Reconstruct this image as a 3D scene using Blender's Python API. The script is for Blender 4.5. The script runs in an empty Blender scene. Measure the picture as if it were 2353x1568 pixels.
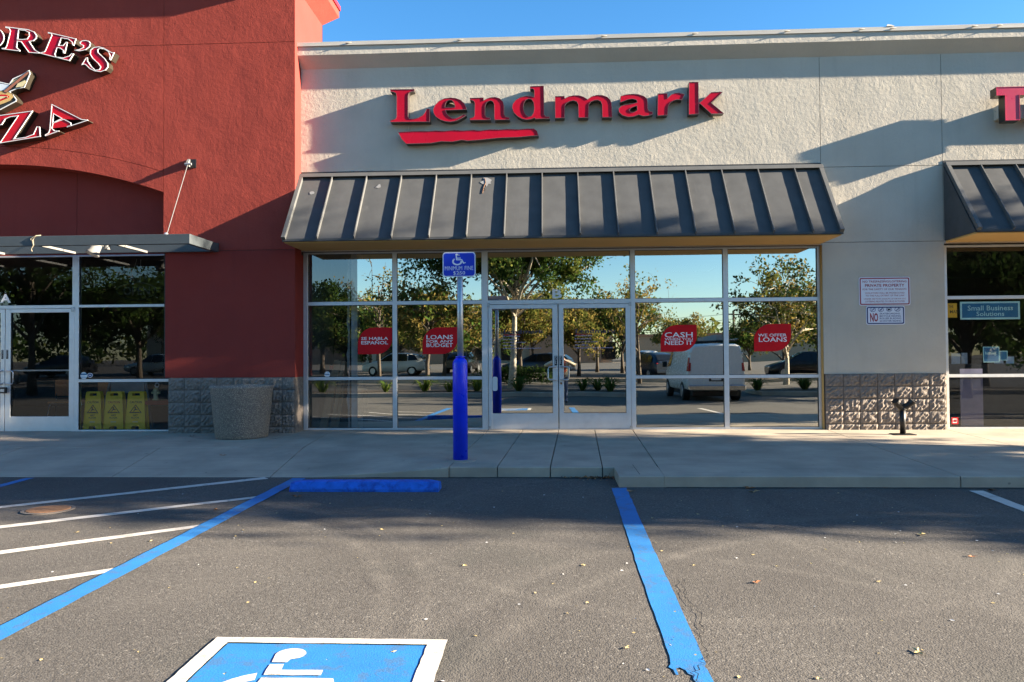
import bpy, bmesh, math, random
from mathutils import Vector, Matrix, Euler
from mathutils import noise as mnoise
from mathutils.geometry import tessellate_polygon
random.seed(7)
R = math.radians
sc = bpy.context.scene
col = sc.collection

# ------------------------------------------------------------------ camera
YAW, PITCH, ROLL = R(2.774), R(1.240), R(0.374)
CAM = Vector((0.0, -13.07, 1.22))
F = Vector((-math.sin(YAW)*math.cos(PITCH), math.cos(YAW)*math.cos(PITCH), math.sin(PITCH)))
R0 = Vector((math.cos(YAW), math.sin(YAW), 0.0))
U0 = R0.cross(F)
R1 = R0*math.cos(ROLL) - U0*math.sin(ROLL)
U1 = R0*math.sin(ROLL) + U0*math.cos(ROLL)
cam = bpy.data.cameras.new("camera")
cam.sensor_width = 36.0
cam.lens = 1765.0/2353.0*36.0
cam.clip_start, cam.clip_end = 0.05, 1500.0
cam_o = bpy.data.objects.new("camera", cam)
col.objects.link(cam_o)
cam_o.matrix_world = Matrix(((R1.x, U1.x, -F.x, CAM.x), (R1.y, U1.y, -F.y, CAM.y), (R1.z, U1.z, -F.z, CAM.z), (0, 0, 0, 1)))
sc.camera = cam_o

# ------------------------------------------------------------------ sky, sun, exposure
SUN = Vector((9.6, -1.0, 2.93)).normalized()
world = bpy.data.worlds.new("World")
sc.world = world
world.use_nodes = True
wt = world.node_tree
wt.nodes.clear()
sky = wt.nodes.new("ShaderNodeTexSky")
sky.sky_type = 'NISHITA'
sky.sun_disc = False
sky.sun_elevation = math.asin(SUN.z)
sky.sun_rotation = math.atan2(SUN.x, SUN.y)
sky.altitude = 0.0
sky.air_density = 1.0
sky.dust_density = 0.3
sky.ozone_density = 3.2
bg = wt.nodes.new("ShaderNodeBackground")
bg.inputs[1].default_value = 0.05
wo = wt.nodes.new("ShaderNodeOutputWorld")
hs = wt.nodes.new("ShaderNodeHueSaturation")
hs.inputs['Saturation'].default_value = 1.24
hs.inputs['Value'].default_value = 0.98
wt.links.new(sky.outputs[0], hs.inputs['Color'])
wt.links.new(hs.outputs[0], bg.inputs[0])
wt.links.new(bg.outputs[0], wo.inputs[0])
sun = bpy.data.lights.new("sun", 'SUN')
sun.energy = 5.0
sun.angle = R(0.5)
sun.color = (1.0, 0.86, 0.68)
sun_o = bpy.data.objects.new("sun", sun)
col.objects.link(sun_o)
sun_o.location = (30, -6, 12)
sun_o.rotation_euler = SUN.to_track_quat('Z', 'Y').to_euler()
sc.view_settings.view_transform = 'Standard'
sc.view_settings.look = 'None'
sc.view_settings.gamma = 1.0
sc.view_settings.use_curve_mapping = False
sc.view_settings.exposure = 2.72
sc.cycles.max_bounces = 8
sc.cycles.transparent_max_bounces = 12
sc.cycles.caustics_reflective = False
sc.cycles.caustics_refractive = False
sc.cycles.use_denoising = True

# ------------------------------------------------------------------ materials
def nodes(name):
    m = bpy.data.materials.new(name)
    m.use_nodes = True
    nt = m.node_tree
    nt.nodes.clear()
    out = nt.nodes.new("ShaderNodeOutputMaterial")
    return m, nt, out

def N(nt, typ, **kw):
    n = nt.nodes.new(typ)
    for k, v in kw.items():
        if k.startswith('i_'):
            n.inputs[k[2:].replace('_', ' ')].default_value = v
        else:
            setattr(n, k, v)
    return n

def c4(c):
    return (c[0], c[1], c[2], 1.0)

def ramp(nt, src, p0, p1, a=(0, 0, 0), b=(1, 1, 1)):
    r = nt.nodes.new("ShaderNodeValToRGB")
    r.color_ramp.elements[0].position = p0
    r.color_ramp.elements[1].position = p1
    r.color_ramp.elements[0].color = c4(a)
    r.color_ramp.elements[1].color = c4(b)
    nt.links.new(src, r.inputs[0])
    return r.outputs[0]

def mixc(nt, fac, a, b, mode='MIX'):
    m = nt.nodes.new("ShaderNodeMix")
    m.data_type = 'RGBA'
    m.blend_type = mode
    for sock, v in ((m.inputs[0], fac), (m.inputs[6], a), (m.inputs[7], b)):
        if isinstance(v, (int, float)):
            sock.default_value = v
        elif isinstance(v, tuple):
            sock.default_value = c4(v)
        else:
            nt.links.new(v, sock)
    return m.outputs[2]

def noise_tex(nt, scale, detail=3.0, rough=0.55, coord=None, stretch=None, dist=0.0):
    tc = nt.nodes.new("ShaderNodeTexCoord")
    n = nt.nodes.new("ShaderNodeTexNoise")
    n.inputs['Scale'].default_value = scale
    n.inputs['Detail'].default_value = detail
    n.inputs['Roughness'].default_value = rough
    n.inputs['Distortion'].default_value = dist
    src = tc.outputs['Object']
    if stretch:
        mp = nt.nodes.new("ShaderNodeMapping")
        mp.inputs['Scale'].default_value = stretch
        nt.links.new(src, mp.inputs[0])
        src = mp.outputs[0]
    nt.links.new(src, n.inputs['Vector'])
    return n.outputs[0]

def bump_node(nt, h, dist, strength=1.0, normal=None):
    b = nt.nodes.new("ShaderNodeBump")
    b.inputs['Strength'].default_value = strength
    b.inputs['Distance'].default_value = dist
    nt.links.new(h, b.inputs['Height'])
    if normal is not None:
        nt.links.new(normal, b.inputs['Normal'])
    return b.outputs[0]

def mat(name, color, rough=0.6, metal=0.0, var=0.12, vscale=6.0, bumps=(), spec=0.5, streak=None, var2=None, spots=None):
    """principled surface with two scales of colour variation and any number of relief layers"""
    m, nt, out = nodes(name)
    p = nt.nodes.new("ShaderNodeBsdfPrincipled")
    p.inputs['Roughness'].default_value = rough
    p.inputs['Metallic'].default_value = metal
    p.inputs['Specular IOR Level'].default_value = spec
    lo = tuple(x*(1-var) for x in color)
    hi = tuple(min(1, x*(1+var)) for x in color)
    c = mixc(nt, ramp(nt, noise_tex(nt, vscale, 4.0), 0.3, 0.7), lo, hi)
    if var2:
        sc2, col2, p0, p1, amt = var2
        f = ramp(nt, noise_tex(nt, sc2, 5.0, 0.65), p0, p1, (0, 0, 0), (amt, amt, amt))
        c = mixc(nt, f, c, col2)
    if streak:
        st, scol, p0, p1, amt = streak
        f = ramp(nt, noise_tex(nt, 1.0, 4.0, 0.6, stretch=st), p0, p1, (0, 0, 0), (amt, amt, amt))
        c = mixc(nt, f, c, scol)
    if spots:
        ss, scol, p0, p1, amt = spots
        c = mixc(nt, ramp(nt, noise_tex(nt, ss, 2.0, .5), p0, p1, (0, 0, 0), (amt, amt, amt)), c, scol)
    nt.links.new(c, p.inputs['Base Color'])
    rr = ramp(nt, noise_tex(nt, vscale*2.3, 3.0), 0.25, 0.75, (max(0, rough-.08),)*3, (min(1, rough+.08),)*3)
    nt.links.new(rr, p.inputs['Roughness'])
    nrm = None
    for (s, d, det) in bumps:
        nrm = bump_node(nt, noise_tex(nt, s, det, 0.6), d, 1.0, nrm)
    if nrm is not None:
        nt.links.new(nrm, p.inputs['Normal'])
    nt.links.new(p.outputs[0], out.inputs[0])
    return m

M = {}
M['beige'] = mat('beige_stucco', (0.50, 0.455, 0.375), 0.9, var=0.05, vscale=2.0, bumps=((1.6, .012, 2), (17, .0055, 6), (60, .003, 4)), spec=.2, var2=(1.1, (0.42, .37, .29), .52, .8, .4), streak=((7, 7, .45), (.40, .36, .29), .55, .8, .35))
M['cream_trim'] = mat('cornice_stucco', (0.52, 0.475, 0.40), 0.9, var=0.05, vscale=2.0, bumps=((14, .007, 5), (50, .003, 3)), spec=.2)
M['red'] = mat('red_stucco', (0.275, 0.044, 0.031), 0.9, var=0.06, vscale=1.5, bumps=((1.4, .016, 2), (16, .0042, 6), (56, .003, 4)), spec=.25, streak=((6, 6, .4), (.20, .03, .024), .55, .8, .45), var2=(1.4, (0.215, .033, .024), .5, .8, .6))
M['red_smooth'] = mat('red_painted_plaster', (0.23, 0.036, 0.028), 0.85, var=0.05, vscale=1.2, bumps=((30, .002, 4),), spec=.2, streak=((5, 5, .5), (0.17, .026, .022), .6, .85, .5))
M['dark_joint'] = mat('joint_dark', (0.05, 0.045, 0.04), 0.9)  # plain dark colour for joint backing and the slab score line
M['tan'] = mat('tan_soffit', (0.66, 0.42, 0.15), 0.8, var=.06, vscale=1.5, bumps=((40, .001, 3),), var2=(3.0, (.2, .13, .07), .62, .8, .5))
M['cmu'] = mat('split_face_block', (0.215, 0.182, 0.155), 0.95, var=.28, vscale=22, bumps=((24, .022, 6), (90, .004, 4)), spec=.15)
M['mortar'] = mat('mortar', (0.13, 0.11, 0.095), 0.95, bumps=((60, .002, 3),))
M['concrete'] = mat('sidewalk_concrete', (0.40, 0.335, 0.255), 0.85, var=.16, vscale=1.6, bumps=((120, .0012, 3),), var2=(.9, (0.22, .195, .16), .48, .76, .6), streak=((.6, 14, 1), (.22, .19, .155), .55, .78, .5), spec=.3, spots=(9, (.13, .115, .10), .735, .76, .6))
M['aluminium'] = mat('anodized_aluminium', (0.62, 0.64, 0.66), 0.42, metal=.55, var=.04, vscale=9, var2=(2.5, (.45, .46, .47), .6, .85, .4))
M['aluminium_dark'] = mat('worn_aluminium', (0.33, 0.33, 0.33), 0.45, metal=.7)
M['steel'] = mat('galvanized_steel', (0.42, 0.44, 0.46), 0.42, metal=.75, var=.18, vscale=30)
M['awning'] = mat('dark_standing_seam_metal', (0.078, 0.080, 0.080), 0.6, spec=.10, var=.10, vscale=4, var2=(5.0, (.14, .14, .14), .62, .85, .35), streak=((9, 1, 1), (.11, .11, .11), .6, .8, .3), bumps=((3, .0025, 2),))
M['awning_edge'] = mat('metal_flashing', (0.10, 0.102, 0.10), 0.5, spec=.2, var=.08, vscale=5)
M['canopy'] = mat('grey_channel_steel', (0.052, 0.062, 0.068), 0.45, var=.08, vscale=5)
M['white_steel'] = mat('pale_painted_steel', (0.17, 0.168, 0.16), 0.5)
M['sign_red'] = mat('red_acrylic', (0.44, 0.003, 0.020), 0.3, var=.10, vscale=1.2, spec=.22)
M['sign_red2'] = mat('bright_red_acrylic', (0.50, 0.006, 0.012), 0.3, var=.08, vscale=1.2, spec=.22)
M['sign_pink'] = mat('faded_red_acrylic', (0.50, 0.022, 0.065), 0.3, var=.08, vscale=1.5)
M['sign_return'] = mat('black_sign_return', (0.018, 0.015, 0.012), 0.35, metal=.3)
M['bronze_return'] = mat('bronze_sign_return', (0.05, 0.042, 0.03), 0.4, metal=.4)
M['trim_cap'] = mat('dull_trim_cap', (0.30, 0.13, 0.12), 0.3, metal=.6)
M['serif_sign_return'] = mat('dark_bronze_return', (0.06, 0.05, 0.042), 0.35, metal=.25)  # even dark bronze for the sides of the serif sign
M['white'] = mat('white_paint', (0.78, 0.78, 0.76), 0.5, var=.03)
M['white_vinyl'] = mat('white_vinyl', (0.80, 0.80, 0.80), 0.4, var=.02)
M['grey_vinyl'] = mat('pale_vinyl', (0.55, 0.58, 0.60), 0.4, var=.02)
M['violet_vinyl'] = mat('violet_vinyl', (0.045, 0.03, 0.06), 0.5)
M['lilac_vinyl'] = mat('lilac_vinyl', (0.28, 0.22, 0.30), 0.5)
M['sticker'] = mat('red_sticker_vinyl', (0.60, 0.004, 0.010), 0.5, var=.03, spec=.2)
M['blue_sign'] = mat('blue_sign_sheet', (0.004, 0.035, 0.50), 0.35, var=.04)
M['sign_white'] = mat('reflective_sign_white', (0.72, 0.74, 0.80), 0.4, var=.03)
M['sign_maroon'] = mat('maroon_print', (0.30, 0.008, 0.02), 0.5)
M['neon_off'] = mat('unlit_neon_tube', (0.02, 0.022, 0.025), 0.4)
M['dark_rod'] = mat('dull_rod_steel', (0.12, 0.12, 0.12), 0.6)
M['droppings'] = mat('pale_droppings', (0.19, 0.19, 0.19), 0.8)
M['sign_navy'] = mat('navy_print', (0.012, 0.03, 0.14), 0.5)
M['bollard'] = mat('blue_plastic_sleeve', (0.003, 0.032, 0.78), 0.32, var=.10, vscale=3, var2=(26, (.03, .06, .40), .66, .72, .6), streak=((20, 20, 1.2), (.003, .020, .55), .55, .8, .5))
M['blue_block'] = mat('blue_painted_concrete', (0.008, 0.125, 0.56), 0.7, var=.2, vscale=7, bumps=((60, .003, 3), (8, .006, 3)), var2=(9, (.004, .03, .22), .48, .68, .8))
M['black_metal'] = mat('black_painted_iron', (0.013, 0.012, 0.012), 0.45, metal=.2, var=.2)
M['black'] = mat('black_plastic', (0.012, 0.012, 0.013), 0.5)
M['yellow'] = mat('yellow_plastic', (0.95, 0.60, 0.006), 0.4, var=.06)
M['print_black'] = mat('black_print', (0.015, 0.015, 0.015), 0.6)
M['print_red'] = mat('red_print', (0.45, 0.04, 0.02), 0.6)
M['wood'] = mat('bare_timber', (0.40, 0.28, 0.16), 0.75, var=.15, vscale=9, streak=((12, 12, 1), (.25, .17, .1), .5, .75, .5))
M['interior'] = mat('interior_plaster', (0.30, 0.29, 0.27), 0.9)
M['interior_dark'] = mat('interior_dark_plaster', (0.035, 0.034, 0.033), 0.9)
M['interior_white'] = mat('interior_white_paint', (0.80, 0.80, 0.78), 0.8)
M['interior_floor'] = mat('interior_vinyl_floor', (0.10, 0.09, 0.075), 0.5)
M['teal'] = mat('teal_print', (0.008, 0.12, 0.25), 0.5)
M['pale_teal'] = mat('pale_teal_print', (0.35, 0.62, 0.62), 0.5)
M['book_yellow'] = mat('yellow_print', (0.65, 0.36, 0.01), 0.5)
M['lavender'] = mat('lavender_panel', (0.30, 0.27, 0.36), 0.7)
M['paper'] = mat('printed_paper', (0.55, 0.55, 0.53), 0.7, var=.2, vscale=25)
M['orange_brown'] = mat('rusty_iron', (0.26, 0.13, 0.06), 0.75, var=.25, vscale=30, bumps=((60, .004, 3),))
M['leaf_tan'] = mat('dry_tan_leaf', (0.36, 0.22, 0.10), 0.8, var=.2, vscale=30)
M['leaf_yellow'] = mat('dry_yellow_leaf', (0.52, 0.40, 0.17), 0.8, var=.2, vscale=30)
M['leaf_brown'] = mat('dry_brown_leaf', (0.14, 0.07, 0.035), 0.8, var=.2, vscale=30)
M['leaf_rust'] = mat('dry_rust_leaf', (0.36, 0.13, 0.04), 0.8, var=.2, vscale=30)
M['bark'] = mat('brown_bark', (0.10, 0.075, 0.055), 0.9, var=.3, vscale=14, bumps=((25, .02, 4),))
M['bark_pale'] = mat('pale_bark', (0.46, 0.40, 0.31), 0.85, var=.3, vscale=10, bumps=((22, .01, 4),))
M['soil'] = mat('bark_mulch', (0.055, 0.038, 0.026), 0.95, var=.35, vscale=30, bumps=((30, .03, 4),))
M['tyre'] = mat('tyre_rubber', (0.015, 0.015, 0.015), 0.8)
M['rim'] = mat('wheel_rim', (0.45, 0.45, 0.46), 0.35, metal=.8)
M['car_white'] = mat('white_car_paint', (0.74, 0.72, 0.67), 0.25, var=.02)
M['car_dark'] = mat('dark_blue_car_paint', (0.02, 0.03, 0.05), 0.22, var=.05)
M['car_black'] = mat('black_car_paint', (0.012, 0.012, 0.014), 0.22, var=.05)
M['car_glass'] = mat('car_glass', (0.012, 0.014, 0.016), 0.06, var=.02)
M['tail_red'] = mat('tail_lamp_plastic', (0.40, 0.012, 0.015), 0.2)
M['chrome'] = mat('chrome', (0.60, 0.60, 0.60), 0.15, metal=1.0)
M['skin'] = mat('skin', (0.50, 0.30, 0.21), 0.55)
M['jacket'] = mat('cream_fleece', (0.60, 0.50, 0.34), 0.9, bumps=((60, .006, 3),))
M['shirt'] = mat('coral_shirt', (0.42, 0.09, 0.05), 0.85)
M['jeans'] = mat('blue_denim', (0.06, 0.09, 0.16), 0.85)
M['hair'] = mat('brown_hair', (0.045, 0.028, 0.018), 0.6)
M['shoe'] = mat('black_shoe', (0.03, 0.03, 0.03), 0.6)
M['far_wall'] = mat('tan_plaster', (0.38, 0.30, 0.21), 0.9, bumps=((10, .01, 3),))
M['far_trim'] = mat('terracotta_trim', (0.36, 0.20, 0.12), 0.85)
M['lens'] = mat('lamp_lens', (0.80, 0.66, 0.52), 0.25)
M['rail'] = mat('string_fibre', (0.28, 0.24, 0.17), 0.9)
M['coping_metal'] = mat('painted_coping_metal', (0.50, 0.47, 0.41), 0.5, var=.06, vscale=3)
M['flashing_dark'] = mat('dark_head_flashing', (0.025, 0.027, 0.03), 0.5)

def aggregate_mat():
    m, nt, out = nodes('exposed_aggregate')
    p = nt.nodes.new("ShaderNodeBsdfPrincipled")
    p.inputs['Roughness'].default_value = .9
    tc = nt.nodes.new("ShaderNodeTexCoord")
    v = nt.nodes.new("ShaderNodeTexVoronoi")
    v.inputs['Scale'].default_value = 85
    nt.links.new(tc.outputs['Object'], v.inputs['Vector'])
    stone = mixc(nt, ramp(nt, v.outputs['Color'], .1, .9), (.16, .135, .11), (.60, .52, .42))
    c = mixc(nt, ramp(nt, v.outputs['Distance'], .25, .6), stone, (.20, .17, .145))
    nt.links.new(c, p.inputs['Base Color'])
    inv = nt.nodes.new("ShaderNodeMath"); inv.operation = 'SUBTRACT'; inv.inputs[0].default_value = 1.0
    nt.links.new(v.outputs['Distance'], inv.inputs[1])
    nt.links.new(bump_node(nt, inv.outputs[0], .008), p.inputs['Normal'])
    nt.links.new(p.outputs[0], out.inputs[0])
    return m
M['aggregate'] = aggregate_mat()

def asphalt_mat():
    m, nt, out = nodes('asphalt')
    p = nt.nodes.new("ShaderNodeBsdfPrincipled")
    p.inputs['Roughness'].default_value = .88
    p.inputs['Specular IOR Level'].default_value = .3
    tc = nt.nodes.new("ShaderNodeTexCoord")
    v = nt.nodes.new("ShaderNodeTexVoronoi")
    v.inputs['Scale'].default_value = 95
    nt.links.new(tc.outputs['Object'], v.inputs['Vector'])
    vs = nt.nodes.new("ShaderNodeSeparateColor")
    nt.links.new(v.outputs['Color'], vs.inputs[0])
    base = mixc(nt, ramp(nt, vs.outputs[0], .0, 1.0), (.062, .056, .048), (.132, .121, .106))
    # pale chips
    chip = ramp(nt, vs.outputs[1], .975, .985, (0, 0, 0), (.55, .55, .55))
    base = mixc(nt, chip, base, (.30, .28, .24))
    # wide blotches of wear and sealer
    base = mixc(nt, ramp(nt, noise_tex(nt, .55, 5, .6), .42, .68, (0, 0, 0), (.5, .5, .5)), base, (.050, .045, .040))
    base = mixc(nt, ramp(nt, noise_tex(nt, 1.4, 4, .6, stretch=(1, .5, 1)), .5, .75, (0, 0, 0), (.35, .35, .35)), base, (.118, .106, .090))
    base = mixc(nt, ramp(nt, noise_tex(nt, .9, 3, .5), .60, .72, (0, 0, 0), (.35, .35, .35)), base, (.054, .056, .048))
    # pale tyre scuffs: arcs
    for cx, cy, rad, wid, amt in ((-4.2, -8.8, 3.2, .11, .35), (-4.3, -8.7, 3.55, .08, .28), (3.6, -10.5, 4.2, .10, .30), (3.6, -10.4, 4.55, .10, .22), (1.2, -6.2, 2.4, .08, .22), (5.2, -6.0, 3.4, .12, .22), (-.8, -11.5, 4.6, .10, .22)):
        d = nt.nodes.new("ShaderNodeVectorMath"); d.operation = 'DISTANCE'
        nt.links.new(tc.outputs['Object'], d.inputs[0])
        d.inputs[1].default_value = (cx, cy, -.28)
        s = nt.nodes.new("ShaderNodeMath"); s.operation = 'SUBTRACT'; s.inputs[1].default_value = rad
        nt.links.new(d.outputs['Value'], s.inputs[0])
        a = nt.nodes.new("ShaderNodeMath"); a.operation = 'ABSOLUTE'
        nt.links.new(s.outputs[0], a.inputs[0])
        amt = min(.8, amt*1.15)
        f = ramp(nt, a.outputs[0], 0.0, wid, (amt, amt, amt), (0, 0, 0))
        f = mixc(nt, 1.0, f, ramp(nt, noise_tex(nt, 5.0, 6, .8), .35, .65), 'MULTIPLY')
        base = mixc(nt, f, base, (.21, .19, .16))
    oil = ramp(nt, noise_tex(nt, 1.9, 3, .5, dist=.6), .70, .76, (0, 0, 0), (.55, .55, .55))
    base = mixc(nt, oil, base, (.035, .032, .030))
    nt.links.new(base, p.inputs['Base Color'])
    inv = nt.nodes.new("ShaderNodeMath"); inv.operation = 'SUBTRACT'; inv.inputs[0].default_value = 1.0
    nt.links.new(v.outputs['Distance'], inv.inputs[1])
    n1 = bump_node(nt, inv.outputs[0], .0028, .8)
    n2 = bump_node(nt, noise_tex(nt, 30, 4), .006, .6, n1)
    nt.links.new(n2, p.inputs['Normal'])
    nt.links.new(p.outputs[0], out.inputs[0])
    return m
M['asphalt'] = asphalt_mat()

def paint_mat(name, color, wear, worn):
    m, nt, out = nodes(name)
    p = nt.nodes.new("ShaderNodeBsdfPrincipled")
    p.inputs['Roughness'].default_value = .7
    lo = tuple(x*.82 for x in color)
    c = mixc(nt, ramp(nt, noise_tex(nt, 5, 5, .6), .3, .7), lo, color)
    c = mixc(nt, ramp(nt, noise_tex(nt, 90, 2, .5), .56, .70, (0, 0, 0), (.45, .45, .45)), c, worn)
    c = mixc(nt, ramp(nt, noise_tex(nt, 7, 8, .72, dist=.4), wear, wear+.05, (0, 0, 0), (.7, .7, .7)), c, worn)
    nt.links.new(c, p.inputs['Base Color'])
    nt.links.new(bump_node(nt, noise_tex(nt, 110, 4), .0018), p.inputs['Normal'])
    nt.links.new(p.outputs[0], out.inputs[0])
    return m
M['paint_blue'] = paint_mat('blue_road_paint', (.016, .185, .48), .53, (.05, .13, .25))
M['paint_white'] = paint_mat('white_road_paint', (.62, .58, .51), .56, (.33, .30, .26))

def glass_mat(name, refl, tint, trans):
    m, nt, out = nodes(name)
    g = nt.nodes.new("ShaderNodeBsdfGlossy")
    g.inputs['Roughness'].default_value = 0.0
    g.inputs['Color'].default_value = c4(tint)
    t = nt.nodes.new("ShaderNodeBsdfTransparent")
    t.inputs['Color'].default_value = c4(trans)
    fr = nt.nodes.new("ShaderNodeFresnel")
    fr.inputs['IOR'].default_value = 1.5
    nrm = bump_node(nt, noise_tex(nt, .9, 1, .4), .0015, 1.0)
    nt.links.new(nrm, g.inputs['Normal'])
    mr = nt.nodes.new("ShaderNodeMapRange")
    mr.inputs['From Min'].default_value = .04
    mr.inputs['From Max'].default_value = 1.0
    mr.inputs['To Min'].default_value = refl
    mr.inputs['To Max'].default_value = 1.0
    nt.links.new(fr.outputs[0], mr.inputs['Value'])
    mx = nt.nodes.new("ShaderNodeMixShader")
    nt.links.new(mr.outputs[0], mx.inputs[0])
    nt.links.new(t.outputs[0], mx.inputs[1])
    nt.links.new(g.outputs[0], mx.inputs[2])
    nt.links.new(mx.outputs[0], out.inputs[0])
    return m
M['glass_film'] = glass_mat('reflective_filmed_glass', .56, (.97, 1.0, .95), (.30, .30, .27))
M['glass_clear'] = glass_mat('tinted_glass', .17, (.92, .97, 1.0), (.80, .82, .82))
M['glass_shop'] = glass_mat('plain_shop_glass', .07, (.92, .97, 1.0), (.96, .97, .97))

def leaf_mat(name, color, trans=.35):
    m, nt, out = nodes(name)
    d = nt.nodes.new("ShaderNodeBsdfDiffuse")
    t = nt.nodes.new("ShaderNodeBsdfTranslucent")
    lo = tuple(x*.6 for x in color); hi = tuple(min(1, x*1.45) for x in color)
    c = mixc(nt, ramp(nt, noise_tex(nt, 1.2, 4, .6), .3, .7), lo, hi)
    nt.links.new(c, d.inputs[0])
    nt.links.new(c, t.inputs[0])
    mx = nt.nodes.new("ShaderNodeMixShader")
    mx.inputs[0].default_value = trans
    nt.links.new(d.outputs[0], mx.inputs[1])
    nt.links.new(t.outputs[0], mx.inputs[2])
    nt.links.new(mx.outputs[0], out.inputs[0])
    return m
M['lf_green'] = leaf_mat('green_leaves', (.062, .105, .022))
M['lf_dark'] = leaf_mat('dark_green_leaves', (.030, .055, .016))
M['lf_olive'] = leaf_mat('olive_leaves', (.115, .125, .030))
M['lf_yellow'] = leaf_mat('autumn_leaves', (.26, .19, .055))
M['lf_strap'] = leaf_mat('strap_leaves', (.13, .17, .035))

# ------------------------------------------------------------------ object helpers
WPOS = {}

def setp(o, label=None, cat=None, group=None, kind=None):
    if label: o['label'] = label
    if cat: o['category'] = cat
    if group: o['group'] = group
    if kind: o['kind'] = kind
    return o

def thing(name, label, cat, loc=(0, 0, 0), rotz=0.0, group=None, kind=None):
    o = bpy.data.objects.new(name, None)
    o.empty_display_size = .2
    col.objects.link(o)
    o.location = loc
    o.rotation_euler = (0, 0, rotz)
    WPOS[o.name] = Vector(loc)
    return setp(o, label, cat, group, kind)

def link(name, me, m=None, parent=None, world=True, smooth=False):
    """link a mesh; with world=True its vertices are world coordinates whatever its (unrotated) parent"""
    o = bpy.data.objects.new(name, me)
    col.objects.link(o)
    if m is not None:
        for mm in (m if isinstance(m, (list, tuple)) else [m]):
            me.materials.append(mm)
    if parent is not None:
        o.parent = parent
        if world:
            o.location = -WPOS.get(parent.name, Vector())
    WPOS[o.name] = Vector() if (world or parent is None) else WPOS.get(parent.name, Vector())
    if smooth:
        for pl in me.polygons: pl.use_smooth = True
    return o

class MB:
    def __init__(s):
        s.v = []; s.f = []; s.mi = []
    def add(s, vs, fs, mi=0):
        b = len(s.v)
        s.v += [tuple(x) for x in vs]
        s.f += [tuple(i+b for i in f) for f in fs]
        s.mi += [mi]*len(fs)
        return s
    def box(s, x0, x1, y0, y1, z0, z1, mi=0):
        vs = [(x, y, z) for z in (z0, z1) for y in (y0, y1) for x in (x0, x1)]
        return s.add(vs, [(0, 2, 3, 1), (4, 5, 7, 6), (0, 1, 5, 4), (2, 6, 7, 3), (0, 4, 6, 2), (1, 3, 7, 5)], mi)
    def hexa(s, p, mi=0):
        """eight corners: bottom ring of four then top ring of four"""
        return s.add(p, [(3, 2, 1, 0), (4, 5, 6, 7), (0, 1, 5, 4), (1, 2, 6, 5), (2, 3, 7, 6), (3, 0, 4, 7)], mi)
    def extrude(s, poly, vec, mi=0):
        n = len(poly)
        a = [Vector(p) for p in poly]
        b = [p+Vector(vec) for p in a]
        return s.add(a+b, [tuple(range(n-1, -1, -1)), tuple(range(n, 2*n))]+[(i, (i+1) % n, n+(i+1) % n, n+i) for i in range(n)], mi)
    def tube(s, path, r, seg=10, mi=0, cap=True):
        path = [Vector(p) for p in path]
        rs = r if isinstance(r, (list, tuple)) else [r]*len(path)
        rings = []
        for i, p in enumerate(path):
            a = path[max(i-1, 0)]; b = path[min(i+1, len(path)-1)]
            t = (b-a).normalized()
            up = Vector((0, 0, 1)) if abs(t.z) < .95 else Vector((1, 0, 0))
            u = t.cross(up).normalized(); w = t.cross(u)
            rings.append([p+(u*math.cos(2*math.pi*k/seg)+w*math.sin(2*math.pi*k/seg))*rs[i] for k in range(seg)])
        vs = [q for rg in rings for q in rg]
        fs = []
        for i in range(len(path)-1):
            for k in range(seg):
                fs.append((i*seg+k, (i+1)*seg+k, (i+1)*seg+(k+1) % seg, i*seg+(k+1) % seg))
        if cap:
            fs.append(tuple(range(seg)))
            fs.append(tuple(range((len(path)-1)*seg+seg-1, (len(path)-1)*seg-1, -1)))
        return s.add(vs, fs, mi)
    def lathe(s, c, prof, seg=24, mi=0, jit=0):
        vs = []
        for (r, z) in prof:
            for k in range(seg):
                a = 2*math.pi*k/seg
                vs.append((c[0]+r*math.cos(a), c[1]+r*math.sin(a), c[2]+z))
        fs = []
        for i in range(len(prof)-1):
            for k in range(seg):
                fs.append((i*seg+k, i*seg+(k+1) % seg, (i+1)*seg+(k+1) % seg, (i+1)*seg+k))
        fs.append(tuple(range(seg-1, -1, -1)))
        n = (len(prof)-1)*seg
        fs.append(tuple(range(n, n+seg)))
        return s.add(vs, fs, mi)
    def mesh(s, name, bev=0.0, seg=1):
        me = bpy.data.meshes.new(name)
        me.from_pydata(s.v, [], s.f)
        me.polygons.foreach_set('material_index', s.mi)
        bm = bmesh.new(); bm.from_mesh(me)
        bmesh.ops.recalc_face_normals(bm, faces=bm.faces)
        if bev > 0:
            es = [e for e in bm.edges if len(e.link_faces) == 2 and e.calc_face_angle(0) > R(35)]
            bmesh.ops.bevel(bm, geom=es, offset=bev, segments=seg, affect='EDGES', profile=.5)
        bm.to_mesh(me); bm.free()
        return me
    def build(s, name, m, parent=None, world=True, bev=0.0, seg=1, smooth=False):
        return link(name, s.mesh(name, bev, seg), m, parent, world, smooth)

def box(name, m, parent, x0, x1, y0, y1, z0, z1, bev=0.0, world=True):
    return MB().box(x0, x1, y0, y1, z0, z1).build(name, m, parent, world, bev)

def area2(p):
    return sum(p[i][0]*p[(i+1) % len(p)][1]-p[(i+1) % len(p)][0]*p[i][1] for i in range(len(p)))

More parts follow.
